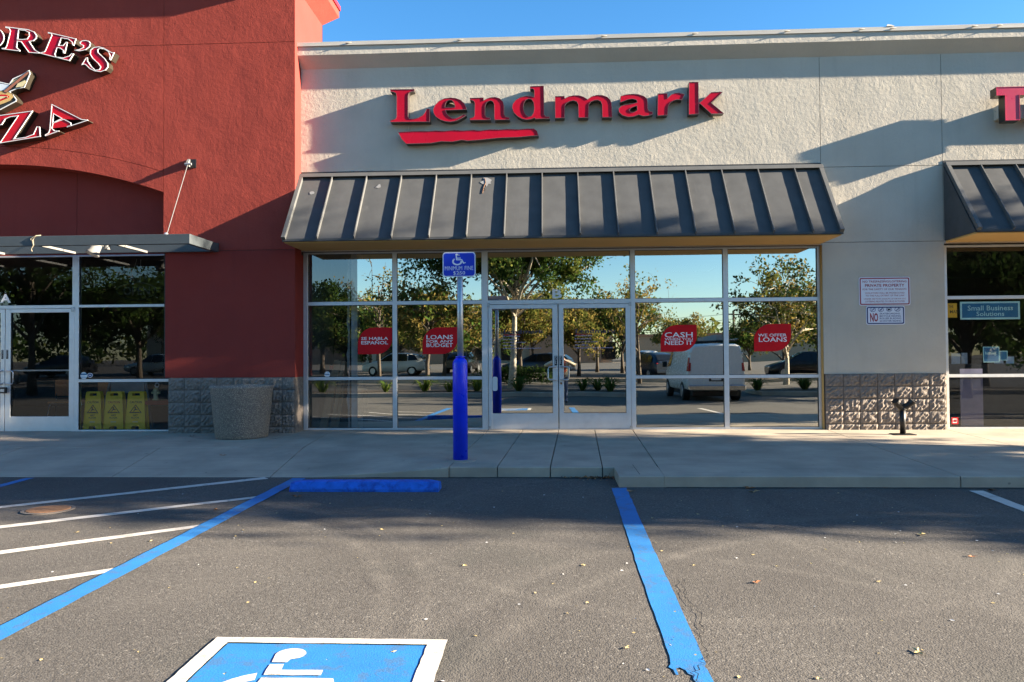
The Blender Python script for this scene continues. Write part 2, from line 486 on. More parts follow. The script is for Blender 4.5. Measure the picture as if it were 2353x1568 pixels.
def inset(p, d, hole=False):
    """move each corner of a closed outline inwards by d (outwards for a hole)"""
    s = 1 if area2(p) > 0 else -1
    if hole: s = -s
    out = []
    n = len(p)
    for i in range(n):
        a = Vector(p[i-1]); b = Vector(p[i]); c = Vector(p[(i+1) % n])
        e1 = (b-a); e2 = (c-b)
        if e1.length < 1e-6 or e2.length < 1e-6:
            out.append(tuple(b)); continue
        n1 = Vector((-e1.y, e1.x)).normalized()*s; n2 = Vector((-e2.y, e2.x)).normalized()*s
        k = (n1+n2)
        if k.length < .3: k = n1
        k = k.normalized()
        q = b+k*d/max(.45, k.dot(n1))
        out.append((q.x, q.y))
    return out

def plate(mb, loops, y0, y1, mi_face=0, mi_side=0, back=True):
    """solid plate in the xz plane: outline plus holes, front at y0, back at y1"""
    vec = [[Vector((x, z, 0)) for x, z in lp] for lp in loops]
    tris = tessellate_polygon(vec)
    flat = [q for lp in loops for q in lp]
    mb.add([(x, y0, z) for x, z in flat], tris, mi_face)
    if back:
        mb.add([(x, y1, z) for x, z in flat], tris, mi_face)
    for lp in loops:
        n = len(lp)
        mb.add([(x, y0, z) for x, z in lp]+[(x, y1, z) for x, z in lp], [(i, (i+1) % n, n+(i+1) % n, n+i) for i in range(n)], mi_side)
    return mb

def plate_obj(name, loops, y0, y1, m, parent, world=True, back=True):
    mb = plate(MB(), loops, y0, y1, back=back)
    me = bpy.data.meshes.new(name)
    me.from_pydata(mb.v, [], mb.f)
    bm = bmesh.new(); bm.from_mesh(me)
    bmesh.ops.remove_doubles(bm, verts=bm.verts, dist=1e-6)
    bmesh.ops.recalc_face_normals(bm, faces=bm.faces)
    bm.to_mesh(me); bm.free()
    return link(name, me, m, parent, world)

def rrect(x0, x1, z0, z1, r, seg=5):
    pts = []
    for cx, cz, a0 in ((x1-r, z1-r, 0), (x0+r, z1-r, 90), (x0+r, z0+r, 180), (x1-r, z0+r, 270)):
        for k in range(seg+1):
            a = R(a0+90*k/seg)
            pts.append((cx+r*math.cos(a), cz+r*math.sin(a)))
    return pts

def text_mesh(body, off=0.0, ext=.0, space=1.0):
    cu = bpy.data.curves.new('lettering', 'FONT')
    cu.body = body
    cu.size = 1.0
    cu.offset = off
    cu.space_character = space
    cu.resolution_u = 2
    o = bpy.data.objects.new('lettering', cu)
    me = bpy.data.meshes.new_from_object(o)
    bpy.data.objects.remove(o)
    bpy.data.curves.remove(cu)
    return me

def text_on(name, body, x0, x1, z0, z1, y, m, parent, off=0.0, space=1.0, world=True):
    """lettering fitted to a rectangle of an upright surface that faces -y"""
    me = text_mesh(body, off, space=space)
    if not len(me.vertices): return None
    xs = [v.co.x for v in me.vertices]; ys = [v.co.y for v in me.vertices]
    ax, bx, ay, by = min(xs), max(xs), min(ys), max(ys)
    for v in me.vertices:
        u = (v.co.x-ax)/(bx-ax); w = (v.co.y-ay)/(by-ay)
        v.co = (x0+u*(x1-x0), y, z0+w*(z1-z0))
    return link(name, me, m, parent, world)

def copy_tree(o, parent=None):
    c = o.copy(); col.objects.link(c)
    if parent is not None: c.parent = parent
    WPOS[c.name] = WPOS.get(o.name, Vector())
    for ch in list(o.children): copy_tree(ch, c)
    return c

# ------------------------------------------------------------------ ground
def ground_z(y):
    pts = ((60, 1.0), (0, -.1216), (-4.42, -.21), (-13.0, -.3816), (-18.0, -.41), (-22.0, -.36), (-40.0, .05), (-80.0, .45), (-400.0, .9))
    for (a, za), (b, zb) in zip(pts, pts[1:]):
        if b <= y <= a:
            return za+(zb-za)*(y-a)/(b-a)
    return pts[-1][1]

ys = [14, 0, -4.42, -8, -10, -13, -18, -22, -30, -40, -60, -80, -140, -400]
xs = [-400, -120, -40, -12, 0, 12, 40, 120, 400]
g = MB()
vs = [(x, y, ground_z(min(y, 0)) if y < 1 else -.1216) for y in ys for x in xs]
nx = len(xs)
g.add(vs, [(j*nx+i, (j+1)*nx+i, (j+1)*nx+i+1, j*nx+i+1) for j in range(len(ys)-1) for i in range(nx-1)])
lot = g.build('parking_lot', M['asphalt'])
setp(lot, kind='structure', label='grey asphalt parking lot with painted stall lines', cat='parking lot')

def zp(x, y, lift):
    return ground_z(y)+lift

def paint(name, poly, m, lift=.004, jag=.004, label=None, step=.12, hole=None):
    """flat painted mark on the asphalt with a slightly ragged edge"""
    def rag(pl):
        out = []
        for i in range(len(pl)):
            a = Vector(pl[i]); b = Vector(pl[(i+1) % len(pl)])
            n = max(1, int((b-a).length/step))
            for k in range(n):
                q = a.lerp(b, k/n)
                j = jag if k else jag*.4
                out.append((q.x+random.uniform(-j, j), q.y+random.uniform(-j, j)))
        return out
    loops = [rag(poly)]+([rag(hole)] if hole else [])
    tris = tessellate_polygon([[Vector((x, y, 0)) for x, y in lp] for lp in loops])
    flat = [q for lp in loops for q in lp]
    mb = MB().add([(x, y, zp(x, y, lift)) for x, y in flat], tris)
    o = mb.build(name, m, lot)
    if label: o['label'] = label
    return o

# blue stall stripes and white hatching
paint('blue_line', [(-3.06, -4.04), (-2.90, -4.04), (-2.92, -4.6), (-2.965, -7.8), (-3.0, -10.6), (-3.17, -10.6), (-3.125, -7.8), (-3.08, -5.2)], M['paint_blue'], .008, label='long blue stall stripe beside the white hatching')
paint('blue_line', [(.67, -4.61), (.83, -4.59), (.80, -6.5), (.775, -8.4), (.763, -9.19), (.75, -9.225), (.758, -9.25), (.76, -9.39), (.757, -10.4), (.59, -10.4), (.585, -9.72), (.60, -9.57), (.677, -9.41), (.668, -9.36), (.676, -9.33), (.655, -9.31), (.65, -9.272), (.625, -9.237), (.607, -9.252), (.607, -9.322), (.597, -9.322), (.589, -9.262), (.574, -9.236), (.588, -9.20), (.60, -9.10), (.615, -7.5), (.645, -6.0)], M['paint_blue'], .004, label='blue stall stripe with a flaked and cracked end')
paint('blue_line', [(-6.35, -4.02), (-6.24, -4.02), (-6.20, -6.0), (-6.35, -6.0)], M['paint_blue'], .004, label='short blue stripe by the ramp at the pizza shop')
paint('white_line', [(4.405, -4.72), (4.55, -4.72), (4.50, -5.7), (4.42, -9.5), (4.27, -9.5), (4.36, -5.8)], M['paint_white'], label='white stall line by the grey kerb')
hx = ((-5.470, -5.60, -3.44, -3.955, -3.345, -4.06, -5.43, -5.71), (-4.90, -6.42, -3.09, -5.10, -3.08, -5.21, -4.83, -6.525), (-4.30, -7.235, -3.11, -6.36, -3.105, -6.48, -4.23, -7.33), (-3.685, -8.06, -3.125, -7.66, -3.125, -7.78, -3.63, -8.145))
for a in hx:
    dx = a[0]-a[2]; dy = a[1]-a[3]
    k = 1.6 if a is not hx[3] else 2.6
    if a is hx[0]: k = 1.35
    paint('white_line', [(a[2]+dx*k, a[3]+dy*k), (a[0], a[1]), (a[2], a[3]), (a[4], a[5]), (a[6], a[7]), (a[4]+(a[6]-a[4])*k, a[5]+(a[7]-a[5])*k)], M['paint_white'])
# wheelchair symbol
sx0, sx1, sy0, sy1 = -1.822, -.556, -8.93, -10.20
sym = paint('accessible_symbol', [(sx0+.095, sy0-.075), (sx1-.105, sy0-.075), (sx1-.105, sy1+.09), (sx0+.095, sy1+.09)], M['paint_blue'], .004, label='blue wheelchair symbol square with a white border')
def sub_paint(name, poly, hole=None, lift=.008):
    o = paint(name, poly, M['paint_white'], lift, .003, hole=hole, step=.06)
    o.parent = sym
    return o
sub_paint('border', [(sx0, sy0), (sx1, sy0), (sx1-.005, sy1), (sx0+.005, sy1)], hole=[(sx0+.09, sy0-.07), (sx1-.10, sy0-.07), (sx1-.10, sy1+.085), (sx0+.09, sy1+.085)])
head = [(-1.34+.078*math.cos(R(a)), -9.145+.072*math.sin(R(a))) for a in range(-40, 196, 15)]
sub_paint('symbol_head', head+[(-1.402, -9.245), (-1.325, -9.245), (-1.318, -9.21)])
sub_paint('symbol_body', [(-1.401, -9.272), (-1.332, -9.268), (-1.322, -9.335), (-1.115, -9.332), (-1.111, -9.390), (-1.389, -9.393)])
sub_paint('symbol_leg', [(-1.387, -9.424), (-1.04, -9.424), (-.93, -9.74), (-.85, -9.70), (-.825, -9.755), (-.965, -9.83), (-1.09, -9.50), (-1.387, -9.50)])
arc = [(-1.30+.30*math.cos(R(a)), -9.62+.27*math.sin(R(a))) for a in range(115, 345, 12)]
arc2 = [(-1.30+.225*math.cos(R(a)), -9.62+.195*math.sin(R(a))) for a in range(335, 110, -12)]
sub_paint('symbol_wheel', arc+arc2)

def crack(pts, w):
    p = []
    for i in range(len(pts)-1):
        a = Vector(pts[i]); b = Vector(pts[i+1])
        for k in range(5):
            q = a.lerp(b, k/5); p.append((q.x+random.uniform(-.016, .016), q.y+random.uniform(-.01, .01)))
    L = [(x-w*random.uniform(.3, 1), y) for x, y in p]; Rr = [(x+w*random.uniform(.3, 1), y) for x, y in reversed(p)]
    mb = MB()
    n = len(p)
    mb.add([(x, y, zp(x, y, .010)) for x, y in L]+[(x, y, zp(x, y, .010)) for x, y in Rr], [(i, i+1, 2*n-2-i, 2*n-1-i) for i in range(n-1)])
    return mb.build('crack', M['black'], lot)
crack([(.877, -7.85), (.837, -8.12), (.855, -8.28), (.871, -8.49), (.836, -8.72), (.799, -8.88), (.794, -9.03), (.762, -9.19), (.717, -9.234), (.69, -9.33), (.70, -9.7)], .0035)
crack([(.60, -9.28), (.63, -9.25), (.67, -9.29), (.66, -9.36)], .002)

# dark grime lying in the gutter along the kerb
M['grime'] = mat('gutter_grime', (0.035, 0.032, 0.028), .9, var=.3, vscale=12)
paint('gutter_grime', [(1.27, -4.535), (5.2, -4.535), (9.0, -4.535), (9.0, -4.60), (6.2, -4.575), (4.9, -4.61), (3.4, -4.575), (2.3, -4.62), (1.27, -4.57)], M['grime'], .003, .014)
paint('gutter_grime', [(-2.2, -3.935), (.75, -3.925), (.75, -4.05), (.2, -4.02), (-.4, -3.985), (-1.1, -4.01), (-2.2, -3.97)], M['grime'], .003, .014)
# manhole lid set in the asphalt
mh = MB().lathe((-4.90, -5.76, ground_z(-5.76)), ((.235, -.05), (.235, .006), (.20, .007), (.20, .003)), 36)
mo = mh.build('manhole_ring', M['mortar'], lot)
lid = MB().lathe((-4.90, -5.76, ground_z(-5.76)), ((.195, -.05), (.195, .008), (.185, .011)), 36).build('manhole_lid', M['orange_brown'], mo)
for k in range(-3, 4):
    w_ = math.sqrt(max(0, .16**2-(k*.045)**2))
    if k % 2 == 0: lid_rib = None

# ------------------------------------------------------------------ sidewalk
def walk_z(x, y):
    a = -y
    z = -.02*a
    if x < -1.2:
        t = min(1.0, (-1.2-x)/1.75)
        yc = -3.93+t*(3.93-2.19)
        zf = -.0786+(-.1955+.0786)*(t**.85)
        yf = -3.95
        if y < yc:
            k = min(1.0, (yc-y)/(yc-yf)) if yc > yf else 1
            z0 = .02*yc
            z = z0+(zf-z0)*k
    return z

sw = MB().box(-14, 22, -3.6, .02, -.6, -.26).box(.85, 22, -4.3, -3.62, -.6, -.265).build('sidewalk', M['mortar'])
setp(sw, kind='structure', label='concrete sidewalk with a curb ramp in front of the shops', cat='sidewalk')
GAP = .006

def slab(jl, jr, y0, y1, extra=None, depth=.32, label=None):
    def lx(j, y):
        (xa, ya), (xb, yb) = j
        return xa+(xb-xa)*(y-ya)/(yb-ya)
    nu, nv = 10, 12
    vy = [y0+(y1-y0)*k/nv for k in range(nv+1)]
    vy = vy[:-1]+[y1+.012, y1]
    mb = MB(); top = []
    for j, y in enumerate(vy):
        a = lx(jl, y)+GAP; b = lx(jr, y)-GAP
        for i in range(nu+1):
            x = a+(b-a)*i/nu
            top.append((x, y, walk_z(x, y)-(.010 if j == len(vy)-1 else 0)))
    nr = len(vy)
    w = nu+1
    mb.add(top, [(j*w+i, (j+1)*w+i, (j+1)*w+i+1, j*w+i+1) for j in range(nr-1) for i in range(nu)])
    def skirt(idx):
        t = [top[k] for k in idx]
        n = len(t)
        mb.add(t+[(x, y, z-depth) for x, y, z in t], [(i, i+1, n+i+1, n+i) for i in range(n-1)])
    skirt([j*w for j in range(nr)]); skirt([j*w+nu for j in range(nr)]); skirt([(nr-1)*w+i for i in range(nu+1)]); skirt([i for i in range(nu+1)])
    if extra:
        xa, xb, ya, yb = extra
        P = [(xa, ya, walk_z(xa, ya)), (xb, ya, walk_z(xb, ya)), (xa, yb+.012, walk_z(0, yb)), (xb-.018, yb+.012, walk_z(0, yb)), (xa, yb, walk_z(0, yb)-.01), (xb-.018, yb, walk_z(0, yb)-.01), (xa, yb, -.45), (xb-.018, yb, -.45), (xa, ya, -.45), (xb, ya, -.45)]
        mb.add(P, [(0, 2, 3, 1), (2, 4, 5, 3), (4, 6, 7, 5), (0, 8, 6, 4, 2), (1, 3, 5, 7, 9)])
    o = mb.build('slab', M['concrete'], sw)
    if label: o['label'] = label
    return o

YF, YR = -3.93, -4.54
J = [((-1.04, 0), (-1.205, -3.93)), ((-.452, 0), (-.628, -3.93)), ((.155, 0), (.002, -3.93)), ((.755, 0), (.616, -3.93)), ((1.387, 0), (1.25, -4.48)), ((4.57, 0), (4.416, -4.54)), ((6.49, 0), (6.33, -4.54)), ((9.6, 0), (9.45, -4.54)), ((12.8, 0), (12.6, -4.54)), ((16, 0), (15.9, -4.54)), ((20, 0), (20, -4.54))]
JL = [((-3.72, 0), (-3.353, -4.1)), ((-4.16, 0), (-4.46, -2.19))]
slab(JL[0], J[0], -.02, -3.95)
slab(J[0], J[1], -.02, YF); slab(J[1], J[2], -.02, YF); slab(J[2], J[3], -.02, YF)
slab(J[3], J[4], -.02, YF, extra=(.755, 1.269, YF, YR), label='narrow sidewalk slab with a raised kerb corner')
for a, b in zip(J[4:], J[5:]): slab(a, b, -.02, YR)
slab(JL[1], JL[0], -.02, -2.185)
ul = [JL[1], ((-6.5, 0), (-6.65, -2.19)), ((-8.6, 0), (-8.75, -2.19)), ((-11, 0), (-11, -2.19)), ((-14, 0), (-14, -2.19))]
for a, b in zip(ul[1:], ul): slab(a, b, -.02, -2.185)
ll = [JL[0], ((-5.62, -2.19), (-5.32, -3.95)), ((-7.7, -2.19), (-7.4, -3.95)), ((-9.8, -2.19), (-9.6, -3.95)), ((-14, -2.19), (-14, -3.95))]
for a, b in zip(ll[1:], ll): slab(a, b, -2.195, -3.95, label='sloping curb ramp slab flush with the asphalt')

# dirt strip and dropped leaves lie along the kerb; the score line in the corner slab
MB().add([(.985, -3.75, walk_z(1, -3.75)+.002), (.991, -3.75, walk_z(1, -3.75)+.002), (.999, -4.44, walk_z(1, -4.44)+.002), (.992, -4.44, walk_z(1, -4.44)+.002)], [(0, 1, 2, 3)]).build('score_line', M['dark_joint'], sw)

# ------------------------------------------------------------------ grey shop building
GB = thing('grey_shop_building', 'long beige stucco shop building with dark metal awnings over glass storefronts', 'building', (0, 0, 0))
WY = -.13
bk = MB().box(-4.235, 20, WY+.012, .25, 3.055, 6.45).box(4.532, 6.504, WY+.012, .25, -.1, 3.055).box(13.6, 20, WY, .25, -.1, 3.055)
bk.box(-4.2, 20, .25, 10, 6.1, 6.3).box(-4.2, 20, 9.8, 10, -.1, 6.1)
bk.build('wall_core', M['dark_joint'], GB)
def panel(x0, x1, z0, z1, m='beige'):
    return box('wall_panel', M[m], GB, x0, x1, WY, WY+.010, z0, z1)
g_ = .004
panel(-4.235, 4.532-g_, 3.055, 6.45)
panel(4.532+g_, 6.505-g_, 4.351+g_, 6.45)
panel(4.532+g_, 6.505-g_, 3.095+g_, 4.351-g_)
panel(4.534, 6.503, .917, 3.095-g_)
panel(6.505+g_, 20, 3.055, 6.45)
box('wall_return', M['tan'], GB, 4.530, 4.5335, WY+.012, -.02, -.02, 3.055)
box('wall_return', M['tan'], GB, 6.5035, 6.507, WY+.012, .02, -.02, 3.055)
# cornice with chamfered underside, and the metal coping on it
def ring_prof(prof, x0, x1, name, m, parent, jit=0):
    n = len(prof)
    mb = MB()
    k = 24
    vs = []
    for i in range(k+1):
        x = x0+(x1-x0)*i/k
        for (y, z) in prof:
            vs.append((x, y+random.uniform(-jit, jit), z+random.uniform(-jit, jit)))
    fs = [(i*n+j, i*n+(j+1) % n, (i+1)*n+(j+1) % n, (i+1)*n+j) for i in range(k) for j in range(n)]
    fs += [tuple(range(n)), tuple(range(k*n+n-1, k*n-1, -1))]
    mb.add(vs, fs)
    return mb.build(name, m, parent)
ring_prof([(-.128, 6.20), (-.31, 6.38), (-.31, 6.53), (.2, 6.53), (.2, 6.20)], -4.235, 20, 'cornice', M['cream_trim'], GB, .003)
cop = ring_prof([(-.335, 6.525), (-.335, 6.592), (.24, 6.612), (.24, 6.532), (-.325, 6.532)], -4.235, 20, 'coping', M['coping_metal'], GB, .002)
for x in (-3.4, -1.5, .9, 2.4, 3.9, 5.1, 5.6, 6.9, 7.3):
    b = MB().hexa([(x, -.345, 6.55), (x+.10, -.345, 6.556), (x+.10, -.34, 6.572), (x, -.34, 6.562), (x, -.37, 6.556), (x+.10, -.345, 6.562), (x+.10, -.34, 6.572), (x, -.345, 6.562)])
    b.build('coping_clip', M['coping_metal'], cop)
MB().hexa([(5.55, -.34, 6.60), (5.68, -.34, 6.60), (5.66, -.2, 6.605), (5.56, -.2, 6.605), (5.57, -.33, 6.635), (5.63, -.33, 6.625), (5.64, -.22, 6.62), (5.58, -.22, 6.62)]).build('coping_tear', M['coping_metal'], cop)

# split-face plinths, block by block
def block_mesh(w, h, k):
    random.seed(100+k)
    nu, nv = 8, 6
    vs = []
    for j in range(nv+1):
        for i in range(nu+1):
            e = (i in (0, nu)) or (j in (0, nv))
            d = .004 if e else .012+random.uniform(-.009, .019)
            vs.append((w*i/nu, -d, h*j/nv))
    W = nu+1
    fs = [(j*W+i, j*W+i+1, (j+1)*W+i+1, (j+1)*W+i) for j in range(nv) for i in range(nu)]
    n = len(vs)
    vs += [(0, .04, 0), (w, .04, 0), (w, .04, h), (0, .04, h)]
    fs += [tuple([n, n+1]+[i for i in range(nu, -1, -1)]), tuple([n+2, n+3]+[nv*W+i for i in range(nu+1)]), tuple([n+1, n+2]+[j*W+nu for j in range(nv, -1, -1)]), tuple([n+3, n]+[j*W for j in range(nv+1)])]
    me = bpy.data.meshes.new('block')
    me.from_pydata(vs, [], fs)
    me.materials.append(M['cmu'])
    return me
ZR = [(.717, .912), (.513, .707), (.304, .503), (.100, .294), (-.10, .090)]
BLK = {}
def plinth(parent, xs_, y, zoff=0.0, yback=.0):
    base = MB().box(xs_[0]+.004, xs_[-1]-.004, y+.006, y+.06, -.1, .914).build('plinth', M['mortar'], parent)
    for ri, (z0, z1) in enumerate(ZR):
        for a, b in zip(xs_, xs_[1:]):
            v = random.randrange(6)
            key = (round((b-a)*50), ri == 4, v)
            random.seed(int(a*97)+ri*13)
            if key not in BLK: BLK[key] = block_mesh(b-a-.010, z1-z0, v+7*len(BLK))
            o = bpy.data.objects.new('block', BLK[key])
            col.objects.link(o)
            o.parent = base
            o.location = (a+.005, y-random.uniform(0, .006), z0)
    return base
plinth(GB, [4.545, 4.837, 5.106, 5.390, 5.665, 5.944, 6.217, 6.495], WY-.008)
random.seed(11)

# storefront glazing
def window(parent, gx0, gx1, jl, jr, zs, y, glass, name='window', split=None):
    """one bay: frame of jambs and rails, with a pane between each pair of rails"""
    fr = MB()
    if jl is not None: fr.box(jl, gx0, y-.02, y+.07, zs[0][0], zs[-1][1])
    if jr is not None: fr.box(gx1, jr, y-.02, y+.07, zs[0][0], zs[-1][1])
    for (a, b) in zs:
        fr.box(gx0+.0005, gx1-.0005, y-.019, y+.069, a, b)
    f = fr.build(name, M['aluminium'], parent, bev=.002)
    gk = MB()
    for (a, b), (c, d) in zip(zs, zs[1:]):
        cuts = [gx0-.004]+([split] if split else [])+[gx1+.004]
        for k, (u, v) in enumerate(zip(cuts, cuts[1:])):
            gm = glass if not split else (M['glass_clear'] if k == 0 else glass)
            p = MB().add([(u, y+.015, b-.004), (v, y+.015, b-.004), (v, y+.015, c+.004), (u, y+.015, c+.004)], [(0, 1, 2, 3)])
            p.build('pane', gm, f)
        t = .007
        gk.box(gx0, gx0+t, y-.004, y+.014, b, c); gk.box(gx1-t, gx1, y-.004, y+.014, b, c)
        gk.box(gx0+t, gx1-t, y-.004, y+.014, b, b+t); gk.box(gx0+t, gx1-t, y-.004, y+.014, c-t, c)
    gk.build('gasket', M['black'], f)
    return f
ZS = [(-.02, .032), (.853, .906), (2.140, 2.201), (3.026, 3.055)]
GFm = M['glass_film']
window(GB, -4.154, -2.683, -4.234, None, ZS, 0, GFm, split=-3.30)
window(GB, -2.607, -1.145, -2.683, -1.042, ZS, 0, GFm)
window(GB, 1.455, 2.930, 1.378, None, ZS, 0, GFm)
window(GB, 3.010, 4.485, 2.930, 4.529, ZS, 0, GFm)
tr = window(GB, -1.040, 1.376, None, None, [(2.128, 2.201), (3.026, 3.055)], 0, GFm, name='transom_window')
def letter_on_glass(ch, x0, x1, z0, z1, y, parent):
    return text_on('letter', ch, x0, x1, z0, z1, y, M['white_vinyl'], parent, off=.035)
letter_on_glass('B', .059, .225, 2.225, 2.377, .008, tr)
TZ = [(-.02, .024), (.846, .897), (2.141, 2.194), (3.005, 3.04)]
window(GB, 6.598, 8.25, 6.508, None, TZ, 0, M['glass_shop'])
window(GB, 8.33, 9.95, 8.25, 10.03, TZ, 0, M['glass_shop'])
window(GB, 10.03, 13.5, None, 13.6, TZ, 0, M['glass_shop'])

# doors
def door(parent, x0, x1, gx0, gx1, z0, z1, gz0, gz1, y, glass, hx, hdir, hz0, hz1, midbar=None, lock=True, pull=None):
    fr = MB().box(x0, gx0, y-.022, y+.024, z0, z1).box(gx1, x1, y-.022, y+.024, z0, z1)
    fr.box(gx0, gx1, y-.021, y+.023, z0, gz0).box(gx0, gx1, y-.021, y+.023, gz1, z1)
    d = fr.build('door', M['aluminium'], parent, bev=.002)
    if midbar: box('push_bar', M['aluminium'], d, gx0+.002, gx1-.002, y+.03, y+.06, midbar-.012, midbar+.012)
    MB().add([(gx0-.003, y+.012, gz0-.003), (gx1+.003, y+.012, gz0-.003), (gx1+.003, y+.012, gz1+.003), (gx0-.003, y+.012, gz1+.003)], [(0, 1, 2, 3)]).build('pane', glass, d)
    t = .006
    MB().box(gx0, gx0+t, y-.006, y+.011, gz0, gz1).box(gx1-t, gx1, y-.006, y+.011, gz0, gz1).box(gx0+t, gx1-t, y-.006, y+.011, gz0, gz0+t).box(gx0+t, gx1-t, y-.006, y+.011, gz1-t, gz1).build('gasket', M['black'], d)
    e = hx+hdir*.135
    pts = [(hx, y-.022, hz1), (hx, y-.05, hz1), (hx+hdir*.02, y-.062, hz1), (e-hdir*.03, y-.066, hz1), (e-hdir*.008, y-.066, hz1-.012), (e, y-.066, hz1-.035), (e, y-.066, hz0+.035), (e-hdir*.008, y-.066, hz0+.012), (e-hdir*.03, y-.066, hz0), (hx+hdir*.02, y-.062, hz0), (hx, y-.05, hz0), (hx, y-.022, hz0)]
    MB().tube(pts, .0125, 10).build('handle', M['steel'], d, smooth=True)
    if lock: MB().tube([(x0+(.035 if hdir > 0 else (x1-x0)-.035), y-.021, hz0-.06), (x0+(.035 if hdir > 0 else (x1-x0)-.035), y-.030, hz0-.06)], .020, 16).build('lock_cylinder', M['orange_brown'], d)
    if pull:
        pl = box('pull_plate', M['black'], d, pull[0], pull[1], y-.026, y-.0221, pull[2], pull[3])
        hgt = (pull[3]-pull[2]-.03)/4
        for k, ch in enumerate('PULL'):
            text_on('lettering', ch, pull[0]+.010, pull[1]-.010, pull[3]-.008-hgt*(k+1)+.006, pull[3]-.008-hgt*k, y-.0270, M['white_vinyl'], pl)
    return d
dA = door(GB, -1.034, .146, -.972, .056, .010, 2.122, .275, 2.052, 0, GFm, .112, -1, .84, 1.06, lock=False, pull=(.087, .132, 1.083, 1.247))
dB = door(GB, .162, 1.372, .243, 1.294, .010, 2.122, .275, 2.052, 0, GFm, .195, 1, .84, 1.06, pull=(.174, .216, 1.083, 1.247))
box('hinge', M['steel'], dA, -1.050, -1.005, -.034, -.0225, 2.08, 2.15); box('hinge', M['steel'], dB, 1.345, 1.39, -.034, -.0225, 2.08, 2.15)
box('hinge', M['steel'], dA, -1.040, -1.0, -.034, -.0225, -.01, .06); box('hinge', M['steel'], dB, 1.345, 1.39, -.034, -.0225, -.01, .06)
box('threshold', M['aluminium_dark'], GB, -1.04, 1.376, -.06, .08, -.02, .008)
plate_obj('mail_box', [rrect(-.968, -.885, .655, .895, .03)], -.025, .010, M['grey_vinyl'], dA)
for dd, x0, x1 in ((dA, -.789, -.136), (dB, .436, 1.087)):
    dd_lines = MB()
    random.seed(5)
    for k in range(5):
        z = 1.575-.052*k
        x = x0
        end = x0+(x1-x0)*(.45, .42, .60, .34, 1.0)[k]
        while x < end:
            w = random.uniform(.012, .05)
            dd_lines.box(x, min(end, x+w), .0085, .0095, z+random.uniform(-.002, .004), z+.018+random.uniform(-.004, .004))
            x += w+random.uniform(.004, .014)
    setp(dd_lines.build('small_print', M['lilac_vinyl'], dd), kind='stuff')
box('storefront_head', M['aluminium'], GB, -4.234, 4.529, -.012, .06, 3.0555, 3.07)

# rooms behind the glass
def room(x0, x1, depth, zc, mw, y0=.16):
    MB().box(x0, x1, y0-.05, depth, -.06, -.003).build('interior_floor', M['interior_floor'], GB if x0 > -5 else RB)
    w = MB().box(x0, x0+.06, y0, depth, 0, zc).box(x1-.06, x1, y0, depth, 0, zc).box(x0+.06, x1-.06, depth-.1, depth, 0, zc)
    w.build('interior_wall', mw, GB if x0 > -5 else RB)
    return MB().box(x0, x1, y0-.04, depth, zc, zc+.05).build('interior_ceiling', mw, GB if x0 > -5 else RB)
c1 = room(-4.23, 4.53, 9.6, 3.06, M['interior'])
for (a, b, c, d) in ((-2.70, -1.93, 4.44, 5.5), (-2.65, -1.92, 7.6, 8.4), (.4, 1.2, 4.44, 5.5), (2.6, 3.4, 2.6, 3.4)):
    box('ceiling_light', M['interior_white'], c1, a, b, c, d, 3.03, 3.058)
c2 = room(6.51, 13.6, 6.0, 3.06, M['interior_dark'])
box('interior_column', M['interior_white'], GB, -3.455, -3.302, .20, .40, -.003, 3.055)
wave = [(-3.56+.012*math.sin(z*9)+.008*math.sin(z*23), z) for z in [k*.1 for k in range(31)]]
plate_obj('plaster_edge', [[(-3.52, 0.0), (-3.52, 3.0)]+[(x, z) for x, z in reversed(wave)]], .34, .36, M['paper'], GB)
box('partition', M['interior_dark'], GB, -4.16, -3.52, 1.6, 1.7, 0, 3.05)

